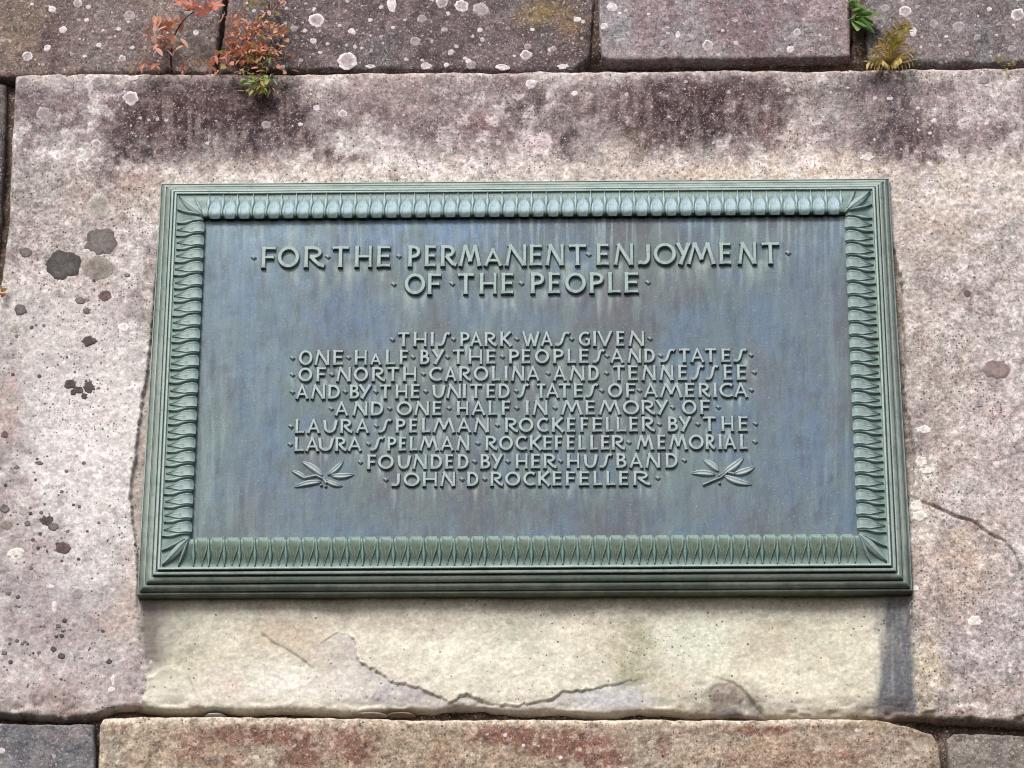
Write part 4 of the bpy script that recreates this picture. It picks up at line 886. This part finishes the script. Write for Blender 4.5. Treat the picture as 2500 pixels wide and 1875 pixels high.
M_OLV = leaf_mat('olive_leaf', L(186, 176, 96), L(158, 166, 84), L(206, 176, 112))
M_GRN = leaf_mat('green_leaf', L(150, 184, 112), L(176, 204, 146), L(126, 160, 92))
M_YEL = leaf_mat('yellow_leaf', L(224, 190, 118), L(204, 192, 112), L(230, 204, 150))
M_TWIG = leaf_mat('brown_twig', L(96, 62, 54), L(110, 78, 66), L(80, 52, 46))
M_TAN = leaf_mat('tan_stem', L(214, 150, 122), L(220, 176, 146), L(186, 118, 94))
def blade(w_, fold, curl, lob=0.0, n=7):
    """a folded leaf 1 long with a drooping tip"""
    V = []; F = []
    for i in range(n + 1):
        t = i / n; hw = w_ * math.sin(math.pi * min(1, t * .93 + .05)) ** .8 * (1 + lob * math.sin(t * 19)) + .004
        y = -curl * t * t
        V += [(-hw, y + fold * hw, t), (0, y, t), (hw, y + fold * hw, t)]
    for i in range(n):
        for j in range(2): A = i * 3 + j; F.append((A, A + 1, A + 4, A + 3))
    return mesh_py('leaf', V, F, True)
def lobed():
    """five-fingered leaf"""
    V = [(0, 0, .02)]; F = []
    for k, a in enumerate((-100, -52, 0, 52, 100)):
        ln_ = (.55, .85, 1.0, .85, .55)[k]; c, s = math.cos(math.radians(a)), math.sin(math.radians(a)); b = len(V)
        for (x, z, y) in ((-.16, .30, .03), (-.20, .58, -.02), (0, 1.0, -.14), (.20, .58, -.02), (.16, .30, .03), (0, .55, .05)):
            x *= ln_; z *= ln_; V.append((x * c + z * s, -y, -x * s + z * c))
        F += [(0, b, b + 5), (b, b + 1, b + 5), (b + 1, b + 2, b + 5), (b + 2, b + 3, b + 5), (b + 3, b + 4, b + 5), (b + 4, 0, b + 5)]
    return mesh_py('leaf', V, F, True)
B_N, B_W, B_F, B_L = blade(.19, .3, .25), blade(.31, .2, .2, .06), blade(.10, .5, .35), lobed()
SH = {}
def leafobj(parent, me, mat, p, dirv, size, roll, rr):
    k = (me.name, mat.name)
    if k not in SH:
        m2 = me.copy(); m2.materials.clear(); m2.materials.append(mat); SH[k] = m2
    o = bpy.data.objects.new('leaf', SH[k]); z = Vector(dirv).normalized(); q = z.to_track_quat('Z', 'Y')
    from mathutils import Quaternion
    o.rotation_mode = 'QUATERNION'; o.rotation_quaternion = q @ Quaternion((0, 0, 1), roll)
    o.location = Vector(p) - parent.location; o.scale = (size * rr.uniform(.85, 1.15), size, size)
    return link(o, parent)
def tube(parent, name, pts, r0, r1, mat):
    V = []; F = []; n = len(pts); P = [Vector(p) - parent.location for p in pts]
    for i in range(n):
        d = (P[min(i + 1, n - 1)] - P[max(i - 1, 0)]).normalized(); a = d.orthogonal().normalized(); b = d.cross(a); r = r0 + (r1 - r0) * i / (n - 1)
        for k in range(6): th = k * math.pi / 3; V.append(P[i] + (a * math.cos(th) + b * math.sin(th)) * r)
    for i in range(n - 1):
        for k in range(6): F.append((i * 6 + k, i * 6 + (k + 1) % 6, (i + 1) * 6 + (k + 1) % 6, (i + 1) * 6 + k))
    me = mesh_py(name, V, F, True); me.materials.append(mat); return link(bpy.data.objects.new(name, me), parent)
def at(px, py, y): X, Z = ray(px, py, y); return (float(X), y, float(Z))
def plant(name, px, py, y, label, cat='plant'):
    e = bpy.data.objects.new(name, None); e.location = at(px, py, y); return link(e, label=label, category=cat)
def bez(pts, n=8):
    P = [Vector(p) for p in pts]; out = []
    for i in range(n + 1):
        Q = P[:]; t = i / n
        while len(Q) > 1: Q = [Q[j].lerp(Q[j + 1], t) for j in range(len(Q) - 1)]
        out.append(Q[0])
    return out
def rdir(r, zb=.2, sp=1.0): return (r.uniform(-1, 1) * sp, -abs(r.gauss(.35, .3)), r.uniform(-1, 1) * sp + zb)
# woody seedling with red lobed leaves
r = random.Random(21)
p = plant('red_leafed_seedling', 420, 176, .01, 'thin brown-stemmed seedling with pinkish red leaves, leftmost plant in the upper joint', 'seedling')
st = bez([at(420,178,.01), at(412,120,-.04), at(420,60,-.05), at(475,28,-.06)], 10); tube(p, 'stem', st, .0028, .0014, M_TWIG)
for a, b, c, m, ya in ((478,18,34,M_RED,-.07),(505,30,36,M_RED,-.08),(460,4,30,M_RED,-.07),(525,6,34,M_RED,-.07),(545,40,24,M_PINK,-.07),(490,-14,34,M_RED,-.08),(440,2,22,M_RED,-.06)):
    leafobj(p, B_L, m, at(a, b, ya), (r.uniform(-.7, .7), -.35, r.uniform(-1, .2)), c * .00125, r.uniform(-.4, .4), r)
br = bez([at(415,120,-.04), at(395,90,-.05), at(360,75,-.055), at(335,100,-.06)], 8); tube(p, 'twig', br, .0012, .0007, M_TAN)
for k in range(60):
    a = r.gauss(385, 26); b = 42 + abs(r.gauss(0, 1)) * 26; b = r.uniform(35, 125); a = 405 - (125 - b) * -.1 + r.gauss(-12, 22)
    leafobj(p, r.choice([B_N, B_W]), M_PINK if r.random() < .75 else M_OR, at(a, b, r.uniform(-.07, -.03)), rdir(r, -.1), r.uniform(.020, .034), r.uniform(-1.2, 1.2), r)
# bushy cluster
p = plant('orange_red_plant', 600, 172, .01, 'bushy plant of many small orange and red leaves above the plaque\'s upper left corner')
for k in range(28):
    a = 560 + r.uniform(-40, 80); e = (r.uniform(540, 700), r.uniform(30, 150)); m = ((a + e[0]) / 2 + r.uniform(-20, 20), min(e[1] + 10, 120) - r.uniform(0, 25))
    s_ = bez([at(a, 176, .01), at(a + r.uniform(-20, 20), 130, -.035), at(m[0], m[1], -.06), at(e[0], e[1], -.065)], 8); tube(p, 'stem', s_, .0013, .0007, M_TAN)
    for q in s_[3:]:
        for _ in range(2): leafobj(p, r.choice([B_N, B_N, B_W]), r.choice([M_OR, M_RED, M_OR, M_TAN]), tuple(q), rdir(r, -.1), r.uniform(.010, .017), r.uniform(-1.3, 1.3), r)
for k in range(120):
    b = r.uniform(55, 180); a = r.gauss(645, 40) if b < 130 else r.gauss(600, 75); a = min(a, 712)
    leafobj(p, r.choice([B_N, B_W]), r.choice([M_OR, M_OR, M_RED, M_OLV, M_PINK]), at(a, b, r.uniform(-.065, -.02)), rdir(r, -.15), r.uniform(.015, .027), r.uniform(-1.3, 1.3), r)
# dry little runner between seedling and bush
p = plant('dry_red_sprig', 370, 178, .01, 'low straggling reddish dry sprig in the joint left of the bushy orange plant')
for a0, a1 in ((390, 300), (400, 330), (450, 520), (470, 440), (500, 560), (430, 360)):
    s_ = bez([at(a0, 180, .01), at((a0 * 2 + a1) / 3, 150, -.03), at((a0 + a1 * 2) / 3, 152 + r.uniform(-14, 10), -.04), at(a1, 172 + r.uniform(-14, 6), -.045)], 7); tube(p, 'stem', s_, .0011, .0006, M_TAN)
    for q in s_[2:]: leafobj(p, B_N, r.choice([M_OR, M_PINK, M_RED]), tuple(q), rdir(r, 0), r.uniform(.015, .026), r.uniform(-1.2, 1.2), r)
# green tuft at the bush's foot
p = plant('olive_green_tuft', 640, 182, .004, 'soft olive green tuft hanging below the bushy orange plant')
for k in range(110):
    leafobj(p, r.choice([B_N, B_F]), r.choice([M_OLV, M_OLV, M_YEL, M_GRN]), at(r.gauss(640, 24), r.uniform(120, 224) if k % 3 else r.uniform(180, 226), r.uniform(-.055, -.022)), (r.uniform(-1, 1), -.5, r.uniform(-1.2, .2)), r.uniform(.017, .030), r.uniform(-1, 1), r)
# yellow green plant cut by the upper edge of the picture
p = plant('yellow_green_shoot', 668, -60, .0, 'yellowing shoot hanging at the top edge, above the bushy orange plant')
tube(p, 'stem', bez([at(668, -60, 0), at(664, -20, -.04), at(660, 20, -.05)], 5), .0013, .0007, M_TAN)
for k in range(46):
    leafobj(p, r.choice([B_N, B_W]), r.choice([M_OLV, M_OR, M_PINK, M_OLV]), at(r.gauss(662, 26), r.uniform(-40, 40), r.uniform(-.06, -.02)), (r.uniform(-1, 1), -.4, r.uniform(-1.2, .3)), r.uniform(.014, .024), r.uniform(-1, 1), r)
# green rosette
p = plant('green_leafed_plant', 2094, 60, .012, 'fresh green broad-leaved rosette growing in the upright joint at upper right')
for (x0, y0, x1, y1, s_) in ((2088,48,2140,42,1),(2092,40,2150,28,1),(2088,30,2128,22,1),(2084,20,2112,8,1),(2090,54,2140,68,1),(2086,50,2110,56,1),(2086,44,2072,40,1),(2084,20,2080,-8,1),(2090,36,2132,50,1),(2080,10,2070,-2,1),(2084,32,2100,14,1),(2096,50,2126,60,1),(2082,50,2096,66,1),(2078,4,2098,-14,1),(2090,48,2118,36,1)):
    A = Vector(at(x0, y0, -.012)); B = Vector(at(x1, y1, -.045)); leafobj(p, B_W, M_GRN, tuple(A), tuple(B - A), (B - A).length * 1.05, r.uniform(-.4, .4), r)
tube(p, 'stem', bez([at(2094, 62, .012), at(2088, 40, -.01), at(2082, 0, -.014), at(2082, -40, -.01)], 6), .003, .002, M_OLV)
# yellow fern
p = plant('yellow_fern', 2170, 158, .01, 'yellowing small fern tuft in the joint right of the green rosette', 'fern')
for (x1, y1) in ((2122,150),(2130,140),(2140,128),(2150,112),(2158,96),(2176,82),(2196,62),(2210,78),(2222,66),(2206,104),(2216,128),(2196,140),(2170,120),(2186,100),(2156,146),(2224,146)):
    e = (x1, y1); s_ = bez([at(2172, 160, .01), at((2172 + x1) / 2, y1 + 10, -.045), at(x1, y1 + 2, -.055)], 6); tube(p, 'stem', s_, .0011, .0006, M_YEL)
    for i, q in enumerate(s_[1:]):
        for sd in (-1, 1):
            d = (s_[-1] - s_[0]).normalized(); leafobj(p, B_N, M_YEL if y1 > 100 or r.random() < .3 else M_OLV, tuple(q), (d.x + sd * d.z * .9, -.25, d.z - sd * d.x * .9), r.uniform(.016, .025), r.uniform(-.5, .5), r)
p = plant('withered_tuft', 2455, 162, .01, 'tiny withered tan tuft in the upper joint at far right')
for k in range(22): leafobj(p, B_F, M_YEL if k % 3 else M_OLV, at(r.uniform(2430, 2478), r.uniform(140, 166), r.uniform(-.03, -.01)), rdir(r, -.1), r.uniform(.012, .022), r.uniform(-1, 1), r)
p = plant('small_red_sprig', -6, 715, .02, 'tiny red and yellow leaves at the left edge of the wall')
for (a, b, m) in ((2, 712, M_YEL), (6, 700, M_OLV), (4, 726, M_RED), (-4, 722, M_RED), (0, 704, M_YEL)): leafobj(p, B_W, m, at(a, b, -.02), (r.uniform(.2, 1), -.4, r.uniform(-.6, .6)), .018, r.uniform(-.5, .5), r)
